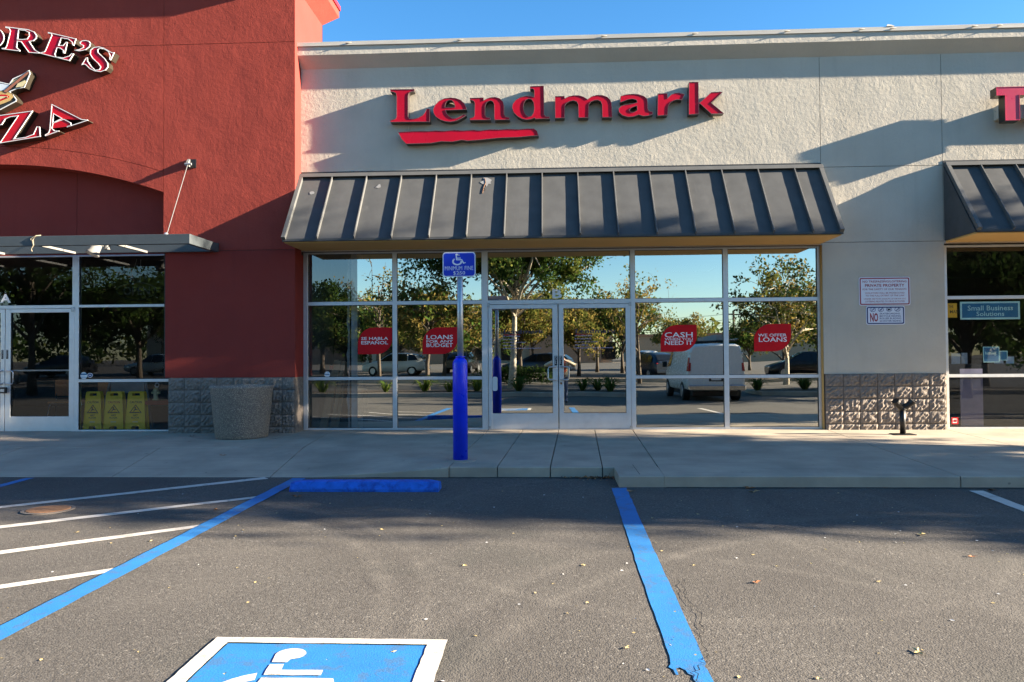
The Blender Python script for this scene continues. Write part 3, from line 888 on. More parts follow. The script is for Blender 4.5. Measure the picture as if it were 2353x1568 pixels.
# standing-seam awnings
AY0, AZ0, AY1, AZ1 = -.150, 4.345, -1.07, 3.125
SD = Vector((0, AY1-AY0, AZ1-AZ0)); SL = SD.length; SD.normalize()
SN = Vector((0, SD.z, -SD.y));
if SN.z < 0: SN = -SN
def awning(x0, x1, seams, label):
    aw = MB().add([(x0, WY, 3.10), (x0, AY1+.02, 3.10), (x0, WY, 4.33), (x1, WY, 3.10), (x1, AY1+.02, 3.10), (x1, WY, 4.33)], [(0, 1, 2), (5, 4, 3), (0, 3, 4, 1), (1, 4, 5, 2), (2, 5, 3, 0)]).build('awning', M['awning'], GB)
    aw['label'] = label
    edges = [x0]+[s for s in seams if x0+.05 < s < x1-.05]+[x1]
    for a, b in zip(edges, edges[1:]):
        q = [Vector((a+.004, AY0, AZ0)), Vector((b-.004, AY0, AZ0)), Vector((b-.004, AY1, AZ1)), Vector((a+.004, AY1, AZ1))]
        n = SN*.008
        lip = [Vector((a+.004, AY1-.001, AZ1-.035)), Vector((b-.004, AY1-.001, AZ1-.035))]
        nu = 4; nv = 8
        top = []
        bow = random.uniform(.002, .006)
        for j in range(nv+1):
            for i in range(nu+1):
                u = i/nu; v = j/nv
                p = q[0].lerp(q[1], u).lerp(q[3].lerp(q[2], u), v)+n+SN*(bow*math.sin(math.pi*u)*random.uniform(.5, 1.2))
                top.append(p)
        W = nu+1
        mb = MB().add(top, [(j*W+i, j*W+i+1, (j+1)*W+i+1, (j+1)*W+i) for j in range(nv) for i in range(nu)])
        l = [top[nv*W+i] for i in range(nu+1)]
        mb.add(l+[Vector((p.x, AY1-.010, AZ1-.03)) for p in l], [(i, i+1, W+i+1, W+i) for i in range(nu)])
        o = mb.build('panel', M['awning'], aw)
        for pl in o.data.polygons: pl.use_smooth = True
    for s in edges:
        end = s in (x0, x1)
        hw = .009 if not end else .032
        hgt = .064
        cx = s if not end else (s+hw if s == x0 else s-hw)
        a = Vector((cx, AY0, AZ0)); b = Vector((cx, AY1-.012, AZ1-.010))
        X = Vector((hw, 0, 0))
        P = [a-X, a+X, b+X, b-X]
        mb = MB().hexa([*(p for p in P), *(p+SN*hgt for p in P)])
        mb.build('seam' if not end else 'edge_trim', M['awning_edge'], aw, bev=.002)
    # head flashing: upright strip and sloped cap
    MB().box(x0, x1, WY-.008, WY-.001, 4.385, 4.425).build('flashing', M['flashing_dark'], aw)
    MB().hexa([(x0-.004, WY-.001, 4.32), (x1+.004, WY-.001, 4.32), (x1+.004, -.255, 4.315), (x0-.004, -.255, 4.315), (x0-.004, WY-.001, 4.384), (x1+.004, WY-.001, 4.384), (x1+.004, -.215, 4.384), (x0-.004, -.215, 4.384)]).build('ridge_cap', M['awning_edge'], aw, bev=.003)
    MB().box(x0+.02, x1-.02, AY1+.03, -.014, 3.074, 3.099).build('soffit', M['tan'], aw)
    MB().box(x0, x1, AY1-.006, AY1+.028, 3.088, 3.125).build('drip_edge', M['black_metal'], aw)
    return aw
aw1 = awning(-4.235, 4.530, [-3.665+.5945*k for k in range(14)], 'wide dark standing-seam metal awning over the double doors')
aw2 = awning(6.515, 13.6, [7.06+.55*k for k in range(13)], 'dark standing-seam metal awning over the shop with the tall red T')
for (sx, u, sc_) in ((-1.02, .16, 1.0), (-3.95, .30, .45), (-2.85, .2, .5)):
    c = Vector((sx, AY0, AZ0))+SD*(SL*u)+SN*.018
    pts = []
    random.seed(int(sx*-50))
    for k in range(12):
        a = 2*math.pi*k/12
        r = .085*sc_*random.uniform(.35, 1.25)
        pts.append(c+Vector((r*math.cos(a)*1.2, 0, 0))+SD*(r*1.3*math.sin(a)))
    MB().add(pts, [tuple(range(12))]).build('stain', M['droppings'], aw1)
tw = Vector((-1.06, AY0, AZ0))+SD*.15+SN*.02
MB().tube([tw, tw+SD*.12+Vector((.02, 0, 0)), tw+SD*.24+Vector((-.01, 0, 0)), tw+SD*.38+Vector((-.02, 0, 0))], .006, 5).tube([tw+SD*.24+Vector((-.01, 0, 0)), tw+SD*.30+Vector((.03, 0, 0))], .004, 5).build('dry_twig', M['leaf_brown'], aw1)

# ------------------------------------------------------------------ red pizza shop building
RB = thing('red_pizza_shop_building', 'tall red stucco pizza shop building with a shallow arch over its entrance', 'building', (-9.5, 0, 0))
RY = -.45
XE = -4.235
MB().box(-14.5, -6.492, RY+.012, RY+.03, 4.95, 7.9).box(-6.488+.01, XE-.004, RY+.012, 0.05, .92, 8.0).box(-14.5, XE-.004, RY+.1, 1.10, 6.2, 7.95).build('wall_core', M['dark_joint'], RB)
MB().box(XE-.010, XE, RY+.0, 1.12, 6.0, 7.95).box(XE-.010, XE, RY, -.125, 3.0, 6.0).box(XE-.010, XE, RY, -.02, .918, 3.0).box(-14, XE, 1.10, 1.12, 6.0, 7.95).build('wall_return', M['red_smooth'], RB)
def rpanel(loop, m='red'):
    return plate_obj('wall_panel', [loop], RY, RY+.010, M[m], RB)
VX = -6.492
rpanel([(VX+g_, 6.56+g_), (XE-.0105, 6.56+g_), (XE-.0105, 7.9), (VX+g_, 7.9)])
rpanel([(VX+g_, 3.053+g_), (XE-.0105, 3.053+g_), (XE-.0105, 6.56-g_), (VX+g_, 6.56-g_)])
rpanel([(-6.452, .918), (XE-.0105, .918), (XE-.0105, 3.053-g_), (-6.452, 3.053-g_)], 'red_smooth')
box('wall_edge', M['red_smooth'], RB, -6.4875, -6.484, RY+.001, -.10, 3.06, 4.5)
MB().box(-6.452, -6.442, RY+.0105, -.10, .918, 3.05).build('wall_edge', M['red_smooth'], RB)
def arc_pts(cz, rad, x0, x1, n=28):
    return [(x0+(x1-x0)*k/n, cz+math.sqrt(rad*rad-(x0+(x1-x0)*k/n+9.5)**2)) for k in range(n+1)]
XA, XB = -12.5, VX-g_
low = arc_pts(4.58-8.9, 8.9, XA, XB)
mid = arc_pts(4.885-9.5, 9.5, XA, XB)
rpanel(low+[(x, z-g_) for x, z in reversed(mid)])
rpanel([(x, z+g_) for x, z in mid]+[(XB, 6.56-g_), (XA, 6.56-g_)])
rpanel([(XA, 6.56+g_), (XB, 6.56+g_), (XB, 7.9), (XA, 7.9)])
sof = MB()
n_ = len(low)
sof.add([(x, RY+.0105, z) for x, z in low]+[(x, -.10, z) for x, z in low], [(i, i+1, n_+i+1, n_+i) for i in range(n_-1)])
sof.add([(x, RY+.012, z) for x, z in low]+[(x, RY+.012, z) for x, z in mid], [(i, i+1, n_+i+1, n_+i) for i in range(n_-1)])
sof.build('arch_soffit', M['red_smooth'], RB)
for a, b in ((-12.5, -10.9), (-10.892, -8.187), (-8.179, -6.47)):
    box('recess_panel', M['red_smooth'], RB, a, b, -.15, -.14, 3.052, 4.75)
MB().box(-14.5, -6.44, -.139, .1, 3.05, 6.2).build('recess_core', M['dark_joint'], RB)
box('wall_panel', M['red'], RB, -14.5, -12.5-g_, RY, .1, .0, 7.9)
plinth(RB, [-6.395, -6.118, -5.842, -5.566, -5.282, -5.006, -4.732, -4.456, -4.242], RY-.004)
MB().box(-4.2425, -4.2355, RY+.01, -.03, -.1, .914).build('plinth_return', M['cmu'], RB)
MB().box(-6.39, -4.25, RY+.05, 0, -.1, .914).build('plinth_core', M['mortar'], RB)
# parapet cornice round the tower
def cornice_red(off_prof, name, m):
    mb = MB()
    corners = ((-15, RY, 0, -1), (XE, RY, 1, -1), (XE, 1.12, 1, 1), (-15, 1.12, 0, 1))
    n = len(off_prof)
    vs = []
    for (cx, cy, dx, dy) in corners:
        for (o, z) in off_prof: vs.append((cx+dx*o, cy+dy*o, z))
    fs = []
    for i in range(3):
        for j in range(n):
            fs.append((i*n+j, i*n+(j+1) % n, (i+1)*n+(j+1) % n, (i+1)*n+j))
    mb.add(vs, fs)
    return mb.build(name, m, RB)
cornice_red([(-.02, 7.52), (.001, 7.52), (.25, 7.77), (.25, 7.93), (-.02, 7.93)], 'cornice', M['red'])
cornice_red([(-.04, 7.93), (.275, 7.905), (.275, 7.985), (-.04, 8.0)], 'coping', M['sign_maroon'])

RZ = [(-.02, .022), (.844, .894), (2.138, 2.182), (3.020, 3.048)]
GC = M['glass_shop']
SY = -.14
window(RB, -8.135, -6.50, -8.208, -6.44, RZ, SY, GC)
t2 = window(RB, -10.75, -8.252, -10.83, -8.208, [(2.125, 2.182), (3.020, 3.048)], SY, GC, name='transom_window')
letter_on_glass('A', -9.563, -9.374, 2.235, 2.388, SY+.008, t2)
dC = door(RB, -9.444, -8.212, -9.352, -8.303, .0, 2.118, .255, 2.057, SY, GC, -9.405, 1, .82, 1.045, midbar=1.051, lock=False, pull=(-9.425, -9.392, 1.255, 1.412))
dD = door(RB, -10.75, -9.456, -10.65, -9.53, .0, 2.118, .255, 2.057, SY, GC, -9.50, -1, .82, 1.045, midbar=1.051, lock=False, pull=(-9.512, -9.478, 1.255, 1.412))
MB().box(-8.2515, -8.2085, SY-.02, SY+.07, -.02, 2.1245).build('door_jamb', M['aluminium'], RB)
box('hinge', M['steel'], dC, -8.26, -8.215, SY-.04, SY-.0225, 2.06, 2.14)
window(RB, -12.45, -10.9, None, -10.83, RZ, SY, GC)
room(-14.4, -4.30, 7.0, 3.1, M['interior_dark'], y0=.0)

# open steel entrance canopy hung on a rod
cn = MB().box(-13.5, -5.53, -1.50, -1.43, 3.012, 3.165).build('canopy', M['canopy'], RB, bev=.004)
cn['label'] = 'grey steel channel canopy over the pizza shop entrance'
MB().box(-5.592, -5.5305, -1.4295, -.521, 3.013, 3.164).build('side_channel', M['canopy'], cn, bev=.003)
MB().box(-13.5, -5.531, -.52, -.452, 3.028, 3.172).build('back_channel', M['canopy'], cn, bev=.003)
for x in (-12.9, -11.65, -10.45, -9.22, -7.985, -6.745):
    MB().box(x-.022, x+.022, -1.43, -.521, 3.016, 3.052).build('joist', M['white_steel'], cn, bev=.003)
rod = MB().tube([(-6.03, -.535, 4.50), (-5.985, -1.33, 3.18)], .0065, 8).build('tie_rod', M['dark_rod'], cn)
MB().box(-6.06, -5.925, RY-.012, RY, 4.455, 4.60).build('wall_plate', M['black_metal'], cn)
MB().hexa([(-6.066, RY-.10, 4.47), (-6.025, RY-.10, 4.47), (-6.025, RY-.0125, 4.465), (-6.066, RY-.0125, 4.465), (-6.066, RY-.075, 4.545), (-6.025, RY-.075, 4.545), (-6.025, RY-.0125, 4.605), (-6.066, RY-.0125, 4.605)]).build('gusset', M['white_steel'], cn)
MB().tube([(-6.08, -.535, 4.50), (-5.97, -.535, 4.50)], .02, 10).build('clevis', M['steel'], cn)
MB().tube([(-5.985, -1.36, 3.165), (-5.985, -1.34, 3.20)], .03, 10).build('anchor', M['steel'], cn)
LET = {
'L':[[(-2.658,5.770),(-2.239,5.765),(-2.248,5.729),(-2.313,5.717),(-2.340,5.691),(-2.350,5.650),(-2.351,5.300),(-2.328,5.266),(-2.261,5.261),(-2.180,5.276),(-2.099,5.321),(-2.058,5.374),(-2.038,5.428),(-1.980,5.426),(-1.981,5.202),(-2.653,5.212),(-2.659,5.246),(-2.639,5.249),(-2.585,5.258),(-2.558,5.277),(-2.547,5.304),(-2.546,5.655),(-2.559,5.703),(-2.597,5.724),(-2.651,5.732)]],
'e':[[(-1.360,5.395),(-1.366,5.439),(-1.399,5.507),(-1.459,5.565),(-1.540,5.595),(-1.627,5.607),(-1.734,5.596),(-1.829,5.551),(-1.896,5.485),(-1.926,5.412),(-1.917,5.344),(-1.877,5.283),(-1.803,5.234),(-1.723,5.205),(-1.629,5.194),(-1.535,5.208),(-1.454,5.247),(-1.401,5.279),(-1.363,5.302),(-1.414,5.317),(-1.468,5.280),(-1.535,5.255),(-1.602,5.259),(-1.655,5.291),(-1.695,5.339),(-1.715,5.393)],[(-1.724,5.445),(-1.715,5.501),(-1.694,5.541),(-1.654,5.564),(-1.607,5.559),(-1.574,5.525),(-1.560,5.484),(-1.557,5.444)]],
'n':[[(-1.305,5.593),(-1.071,5.594),(-1.071,5.547),(-1.024,5.573),(-0.957,5.594),(-0.877,5.599),(-0.797,5.574),(-0.744,5.519),(-0.727,5.452),(-0.726,5.304),(-0.706,5.264),(-0.639,5.249),(-0.633,5.209),(-0.886,5.210),(-0.893,5.241),(-0.894,5.469),(-0.911,5.516),(-0.944,5.537),(-0.984,5.532),(-1.025,5.499),(-1.045,5.446),(-1.046,5.298),(-1.026,5.264),(-0.959,5.249),(-0.960,5.213),(-1.300,5.216),(-1.314,5.250),(-1.253,5.262),(-1.226,5.289),(-1.221,5.503),(-1.238,5.537),(-1.265,5.551),(-1.303,5.559)]],
'd':[[(-0.292,5.766),(-0.057,5.771),(-0.054,5.290),(-0.034,5.256),(0.038,5.248),(0.038,5.217),(-0.207,5.213),(-0.214,5.233),(-0.267,5.211),(-0.347,5.202),(-0.426,5.218),(-0.506,5.266),(-0.565,5.328),(-0.594,5.409),(-0.582,5.475),(-0.531,5.541),(-0.451,5.586),(-0.357,5.607),(-0.278,5.602),(-0.221,5.585),(-0.220,5.695),(-0.237,5.722),(-0.290,5.726)],[(-0.403,5.411),(-0.391,5.484),(-0.358,5.537),(-0.311,5.556),(-0.265,5.542),(-0.232,5.494),(-0.222,5.400),(-0.233,5.320),(-0.267,5.268),(-0.313,5.253),(-0.360,5.283),(-0.388,5.337)]],
'swoosh':[[(-2.525,5.041),(-2.356,5.048),(-2.154,5.053),(-2.006,5.047),(-1.871,5.054),(-1.737,5.044),(-1.576,5.057),(-1.415,5.044),(-1.255,5.052),(-1.121,5.038),(-0.974,5.055),(-0.814,5.048),(-0.667,5.055),(-0.481,5.045),(-0.348,5.055),(-0.228,5.053),(-0.176,5.012),(-0.150,4.931),(-0.282,4.927),(-0.482,4.911),(-0.668,4.908),(-0.815,4.905),(-1.015,4.889),(-1.148,4.878),(-1.336,4.868),(-1.443,4.884),(-1.604,4.856),(-1.792,4.867),(-1.953,4.841),(-2.155,4.838),(-2.384,4.836),(-2.458,4.911)]],
'm':[[(0.127,5.590),(0.286,5.589),(0.291,5.549),(0.355,5.581),(0.434,5.597),(0.527,5.594),(0.606,5.569),(0.669,5.524),(0.738,5.572),(0.817,5.593),(0.909,5.591),(0.995,5.560),(1.053,5.505),(1.072,5.438),(1.079,5.212),(0.912,5.215),(0.908,5.435),(0.888,5.482),(0.843,5.507),(0.783,5.504),(0.724,5.479),(0.694,5.440),(0.682,5.216),(0.517,5.217),(0.512,5.444),(0.486,5.491),(0.433,5.508),(0.367,5.494),(0.314,5.462),(0.294,5.429),(0.288,5.219),(0.127,5.219)]],
'a':[[(1.218,5.565),(1.304,5.590),(1.409,5.599),(1.514,5.590),(1.605,5.559),(1.657,5.511),(1.667,5.451),(1.669,5.345),(1.688,5.304),(1.747,5.293),(1.753,5.250),(1.680,5.228),(1.589,5.220),(1.517,5.248),(1.431,5.217),(1.340,5.212),(1.248,5.241),(1.189,5.296),(1.183,5.356),(1.230,5.401),(1.315,5.426),(1.420,5.437),(1.493,5.455),(1.480,5.495),(1.421,5.514),(1.342,5.505),(1.263,5.474),(1.211,5.459)],[(1.360,5.325),(1.394,5.364),(1.486,5.395),(1.491,5.322),(1.432,5.290),(1.386,5.295)]],
'r':[[(1.835,5.596),(1.992,5.596),(1.997,5.516),(2.050,5.568),(2.116,5.597),(2.181,5.601),(2.279,5.572),(2.232,5.475),(2.154,5.486),(2.088,5.468),(2.036,5.429),(2.005,5.377),(1.994,5.229),(1.824,5.224)]],
'k':[[(2.350,5.774),(2.506,5.774),(2.506,5.432),(2.528,5.431),(2.715,5.597),(2.907,5.599),(2.713,5.417),(2.918,5.237),(2.711,5.233),(2.528,5.408),(2.509,5.408),(2.509,5.237),(2.340,5.230)]],
}
PIZ = {
'O':[[(-9.387,6.893),(-9.290,6.861),(-9.222,6.808),(-9.185,6.749),(-9.172,6.691),(-9.184,6.626),(-9.228,6.569),(-9.302,6.524),(-9.391,6.515),(-9.496,6.547),(-9.564,6.621),(-9.579,6.723),(-9.543,6.824),(-9.469,6.880)],[(-9.394,6.856),(-9.334,6.819),(-9.301,6.745),(-9.296,6.672),(-9.317,6.586),(-9.377,6.551),(-9.437,6.582),(-9.470,6.662),(-9.475,6.750),(-9.454,6.829)]],
'R':[[(-9.153,6.879),(-8.754,6.820),(-8.650,6.778),(-8.605,6.712),(-8.612,6.661),(-8.664,6.619),(-8.731,6.609),(-8.641,6.474),(-8.559,6.424),(-8.562,6.404),(-8.744,6.423),(-8.879,6.610),(-8.938,6.619),(-8.952,6.518),(-8.893,6.466),(-8.897,6.450),(-9.215,6.496),(-9.213,6.513),(-9.153,6.516),(-9.131,6.552),(-9.069,6.797),(-9.089,6.841),(-9.153,6.857)],[(-8.918,6.814),(-8.814,6.801),(-8.747,6.766),(-8.739,6.708),(-8.775,6.661),(-8.850,6.653),(-8.939,6.663)]],
'E':[[(-8.406,6.764),(-7.918,6.638),(-7.957,6.521),(-7.983,6.529),(-7.991,6.579),(-8.058,6.632),(-8.176,6.654),(-8.219,6.535),(-8.146,6.533),(-8.094,6.589),(-8.065,6.581),(-8.115,6.395),(-8.145,6.396),(-8.148,6.446),(-8.204,6.484),(-8.246,6.492),(-8.285,6.385),(-8.263,6.341),(-8.144,6.323),(-8.041,6.350),(-7.997,6.392),(-7.956,6.384),(-8.033,6.263),(-8.544,6.403),(-8.537,6.420),(-8.470,6.433),(-8.448,6.469),(-8.346,6.712),(-8.361,6.734),(-8.410,6.743)]],
'q':[[(-7.858,6.576),(-7.814,6.604),(-7.755,6.609),(-7.696,6.593),(-7.667,6.549),(-7.689,6.492),(-7.754,6.443),(-7.850,6.424),(-7.946,6.437),(-7.946,6.448),(-7.865,6.456),(-7.799,6.488),(-7.799,6.517),(-7.851,6.547)]],
'S':[[(-7.255,6.387),(-7.320,6.259),(-7.345,6.267),(-7.335,6.332),(-7.365,6.404),(-7.438,6.449),(-7.512,6.459),(-7.541,6.438),(-7.534,6.394),(-7.423,6.291),(-7.371,6.217),(-7.364,6.145),(-7.407,6.089),(-7.495,6.062),(-7.598,6.079),(-7.687,6.124),(-7.746,6.183),(-7.768,6.198),(-7.827,6.186),(-7.746,6.313),(-7.717,6.312),(-7.717,6.255),(-7.657,6.167),(-7.584,6.100),(-7.517,6.106),(-7.496,6.148),(-7.540,6.207),(-7.636,6.296),(-7.681,6.369),(-7.674,6.441),(-7.615,6.483),(-7.527,6.495),(-7.439,6.471),(-7.336,6.411),(-7.291,6.388)]],
'Z':[[(-9.471,5.343),(-8.663,5.434),(-8.985,4.965),(-8.785,4.989),(-8.653,5.037),(-8.594,5.166),(-8.543,5.157),(-8.527,4.991),(-9.244,4.891),(-8.929,5.346),(-9.055,5.334),(-9.143,5.300),(-9.202,5.207),(-9.321,5.181),(-9.499,5.170)]],
'A':[[(-8.338,5.542),(-7.814,5.271),(-7.711,5.259),(-7.711,5.244),(-8.063,5.140),(-8.071,5.154),(-8.005,5.175),(-8.012,5.211),(-8.123,5.271),(-8.307,5.210),(-8.328,5.131),(-8.284,5.087),(-8.203,5.085),(-8.210,5.074),(-8.445,4.997),(-8.453,5.019),(-8.394,5.053),(-8.372,5.103)],[(-8.300,5.368),(-8.167,5.293),(-8.314,5.224)]],
'emblem':[[(-9.412,5.385),(-9.234,5.454),(-8.953,5.592),(-8.938,5.628),(-8.991,5.694),(-9.058,5.761),(-8.940,5.808),(-8.806,5.827),(-8.704,6.063),(-8.727,6.121),(-8.852,6.052),(-9.015,5.984),(-9.074,5.898),(-9.148,5.915),(-9.267,5.946),(-9.476,5.908)]],
'stick':[[(-9.169,5.770),(-9.125,5.748),(-8.734,6.064),(-8.742,6.093),(-8.793,6.065)]],
'pie':[[(-9.414,5.718),(-9.266,5.773),(-9.117,5.769),(-9.028,5.724),(-8.998,5.672),(-9.057,5.609),(-9.160,5.568),(-9.412,5.487)]],
'coat':[[(-9.446,5.922),(-9.193,5.901),(-9.074,5.877),(-9.118,5.798),(-9.207,5.786),(-9.444,5.762)]],
'hand':[[(-9.030,5.941),(-8.926,5.989),(-8.859,5.987),(-8.970,5.910),(-9.044,5.876)]],
'hand2':[[(-8.918,5.895),(-8.792,5.949),(-8.777,5.906),(-8.836,5.842),(-8.955,5.830)]],
}

# ------------------------------------------------------------------ raised shop signs
def channel_letter(name, loops, yf, yb, parent, face_m, ret_m, rim=.010, capm='trim_cap', face_back=.006, label=None):
    """box letter: dark return, bright trim cap round the edge, coloured face set into it"""
    mb = MB()
    for lp in loops:
        n = len(lp)
        mb.add([(x, yf+.012, z) for x, z in lp]+[(x, yb, z) for x, z in lp], [(i, (i+1) % n, n+(i+1) % n, n+i) for i in range(n)])
    vec = [[Vector((x, z, 0)) for x, z in lp] for lp in loops]
    flat = [q for lp in loops for q in lp]
    mb.add([(x, yb, z) for x, z in flat], tessellate_polygon(vec))
    body = mb.build(name, M[ret_m], parent)
    if label: body['label'] = label
    cap = MB()
    inner = []
    for k, lp in enumerate(loops):
        q = inset(lp, rim, hole=(k > 0))
        inner.append(q)
        n = len(lp)
        o3 = [(x, yf, z) for x, z in lp]; i3 = [(x, yf, z) for x, z in q]
        ob = [(x, yf+.012, z) for x, z in lp]; ib = [(x, yf+face_back+.004, z) for x, z in q]
        cap.add(o3+i3+ob+ib, [f for i in range(n) for j in [(i+1) % n] for f in ((i, j, n+j, n+i), (2*n+i, 2*n+j, j, i), (n+i, n+j, 3*n+j, 3*n+i))])
    cap.build('trim_cap', M[capm], body)
    tri = tessellate_polygon([[Vector((x, z, 0)) for x, z in lp] for lp in inner])
    fl = [q for lp in inner for q in lp]
    MB().add([(x, yf+face_back, z) for x, z in fl], tri).build('face', M[face_m], body)
    return body

SG = thing('shop_sign', 'red seven-and-more letter sign in lower-case serif with a brush stroke beneath it', 'sign', (0, WY, 5.1))
SG['label'] = 'raised red lower-case serif shop name with a brush-stroke bar beneath it'
for k in 'Lendmark':
    if k == 'k':
        lp = LET['k']
    else:
        lp = LET[k]
    channel_letter('letter', lp, -.29, WY-.012, SG, 'sign_red', 'serif_sign_return', rim=.006)
channel_letter('brush_stroke', LET['swoosh'], -.29, WY-.012, SG, 'sign_red', 'serif_sign_return', rim=.006)
MB().tube([(-2.37, -.15, 5.20), (-2.37, -.15, 5.06)], .012, 6).build('conduit', M['beige'], SG)

PS = thing('arched_shop_sign', 'red capital letters with white outlines set in two curved rows on the red wall', 'sign', (-8.5, RY, 5.3))
for k in 'OREqS':
    channel_letter('letter' if k != 'q' else 'apostrophe', PIZ[k], -.62, RY-.012, PS, 'sign_red', 'bronze_return', rim=.011, capm='white')
for k in 'ZA':
    channel_letter('letter', PIZ[k], -.62, RY-.012, PS, 'sign_red2', 'bronze_return', rim=.011, capm='white')
EM = plate_obj('emblem_sign', PIZ['emblem'], -.62, RY-.012, M['bronze_return'], None)
setp(EM, 'cut-out picture sign of a rolling pin over a pizza between the two red rows', 'sign')
WPOS[EM.name] = Vector()
plate_obj('outline', [PIZ['emblem'][0], inset(PIZ['emblem'][0], .014)], -.626, -.6205, M['white'], EM)
M['crust'] = mat('pizza_crust_print', (0.60, .38, .12), .4)
M['dough'] = mat('pale_dough_print', (0.70, .60, .32), .4)
M['pin'] = mat('rolling_pin_print', (0.38, .14, .07), .4)
M['coat'] = mat('white_cloth_print', (0.62, .68, .72), .4)
def em_print(name, key, d, m):
    lp = PIZ[key][0]
    plate_obj('ink_outline', [inset(lp, -.010)], -.6225-d, -.6206-d, M['print_black'], EM)
    plate_obj(name, [lp], -.6240-d, -.6226-d, m, EM)
em_print('cloth_print', 'coat', 0, M['coat'])
em_print('dough_print', 'hand', 0, M['dough'])
em_print('pizza_print', 'pie', .0036, M['crust'])
plate_obj('topping_print', [inset(PIZ['pie'][0], .055)], -.6296, -.6277, M['sign_red2'], EM)
plate_obj('topping_print', [inset(PIZ['pie'][0], .085)], -.6310, -.6297, M['dough'], EM)
em_print('rolling_pin_print', 'stick', .0072, M['pin'])
em_print('dough_print', 'hand2', .0108, M['dough'])

TS = thing('tall_letter_sign', 'tall pinkish-red letter T mounted on a pale raceway at the edge of the picture', 'sign', (7.6, WY, 5.2))
TS['label'] = 'tall pinkish-red sans-serif letter T mounted on a pale horizontal raceway'
channel_letter('letter', [[(7.21, 5.519), (7.71, 5.519), (7.71, 5.382), (7.572, 5.382), (7.572, 4.975), (7.342, 4.975), (7.342, 5.382), (7.21, 5.382)]], -.45, -.27, TS, 'sign_pink', 'bronze_return', rim=.008, capm='sign_pink')
channel_letter('letter', [[(7.80, 4.975), (7.93, 4.975), (7.93, 5.519), (7.80, 5.519)]], -.45, -.27, TS, 'sign_pink', 'bronze_return', rim=.008, capm='sign_pink')
MB().box(7.335, 12.4, -.265, WY-.002, 5.06, 5.285).build('raceway', M['beige'], TS, bev=.003)
MB().tube([(7.325, -.2, 5.20), (7.335, -.2, 5.20)], .012, 8).build('bolt', M['steel'], TS)

# ------------------------------------------------------------------ accessible parking sign in its bollard
BX, BY = -1.128, -3.40
BZ = walk_z(BX, BY)
BO = thing('bollard_sign', 'blue accessible parking sign on a steel post rising from a blue bollard', 'parking sign', (BX, BY, BZ))
prof = [(.093, 0), (.093, 1.215)]+[(.093*math.cos(R(a)), 1.215+.088*math.sin(R(a))) for a in (18, 36, 54, 68)]+[(.036, 1.303)]
MB().lathe((BX, BY, BZ), prof, 32).build('sleeve', M['bollard'], BO, smooth=True)
for p in BO.children[0].data.polygons:
    if len(p.vertices) > 4: p.use_smooth = False
MB().lathe((BX, BY, walk_z(BX, BY)), ((.21, -.02), (.20, .003), (.12, .010), (.095, .012)), 20).build('grout_ring', M['concrete'], BO)
MB().tube([(BX+.005, BY, 1.1), (BX+.005, BY, 2.48)], .0385, 20).build('post', M['steel'], BO, smooth=True)
MB().tube([(BX+.005, BY, 1.228), (BX+.005, BY, 1.242)], .062, 20).build('collar', M['bollard'], BO)
x0, x1, z0, z1 = -1.337, -.920, 2.243, 2.556
YS = BY-.048
sp = plate_obj('sign_plate', [rrect(x0, x1, z0, z1, .042)], YS, YS+.004, M['sign_white'], BO)
plate_obj('blue_field', [rrect(x0+.013, x1-.013, z0+.013, z1-.013, .032)], YS-.0016, YS-.0002, M['blue_sign'], sp)
def zx(px, py):
    return (x0+(px-250)/1497*(x1-x0), z1-(py-205)/1130*(z1-z0))
def sgn(poly, name='symbol'):
    return plate_obj(name, [[zx(*q) for q in poly]], YS-.0030, YS-.0018, M['sign_white'], sp)
sgn([(895+58*math.cos(R(a)), 325+52*math.sin(R(a))) for a in range(0, 360, 24)])
sgn([(845, 370), (905, 375), (918, 460), (1075, 460), (1075, 505), (925, 505), (928, 532), (1135, 532), (1220, 690), (1295, 665), (1312, 700), (1205, 740), (1185, 735), (1100, 580), (865, 580)])
o_ = [(915+232*math.cos(R(a)), 640+172*math.sin(R(a))) for a in range(-8, 233, 12)]
i_ = [(915+150*math.cos(R(a)), 630+118*math.sin(R(a))) for a in range(232, -9, -12)]
sgn(o_+i_)
for body, a, b, c, d in (('MINIMUM', 350, 1140, 850, 1035), ('FINE', 1255, 1645, 845, 1028), ('$250', 730, 1275, 1078, 1262)):
    xa, za = zx(a, d); xb, zb = zx(b, c)
    text_on('lettering', body, xa, xb, za, zb, YS-.0030, M['sign_white'], sp, off=0.0)
for q in ((995, 347), (995, 1192)):
    x, z = zx(*q)
    MB().tube([(x, YS-.001, z), (x, YS-.006, z)], .011, 12).build('bolt', M['steel'], sp)

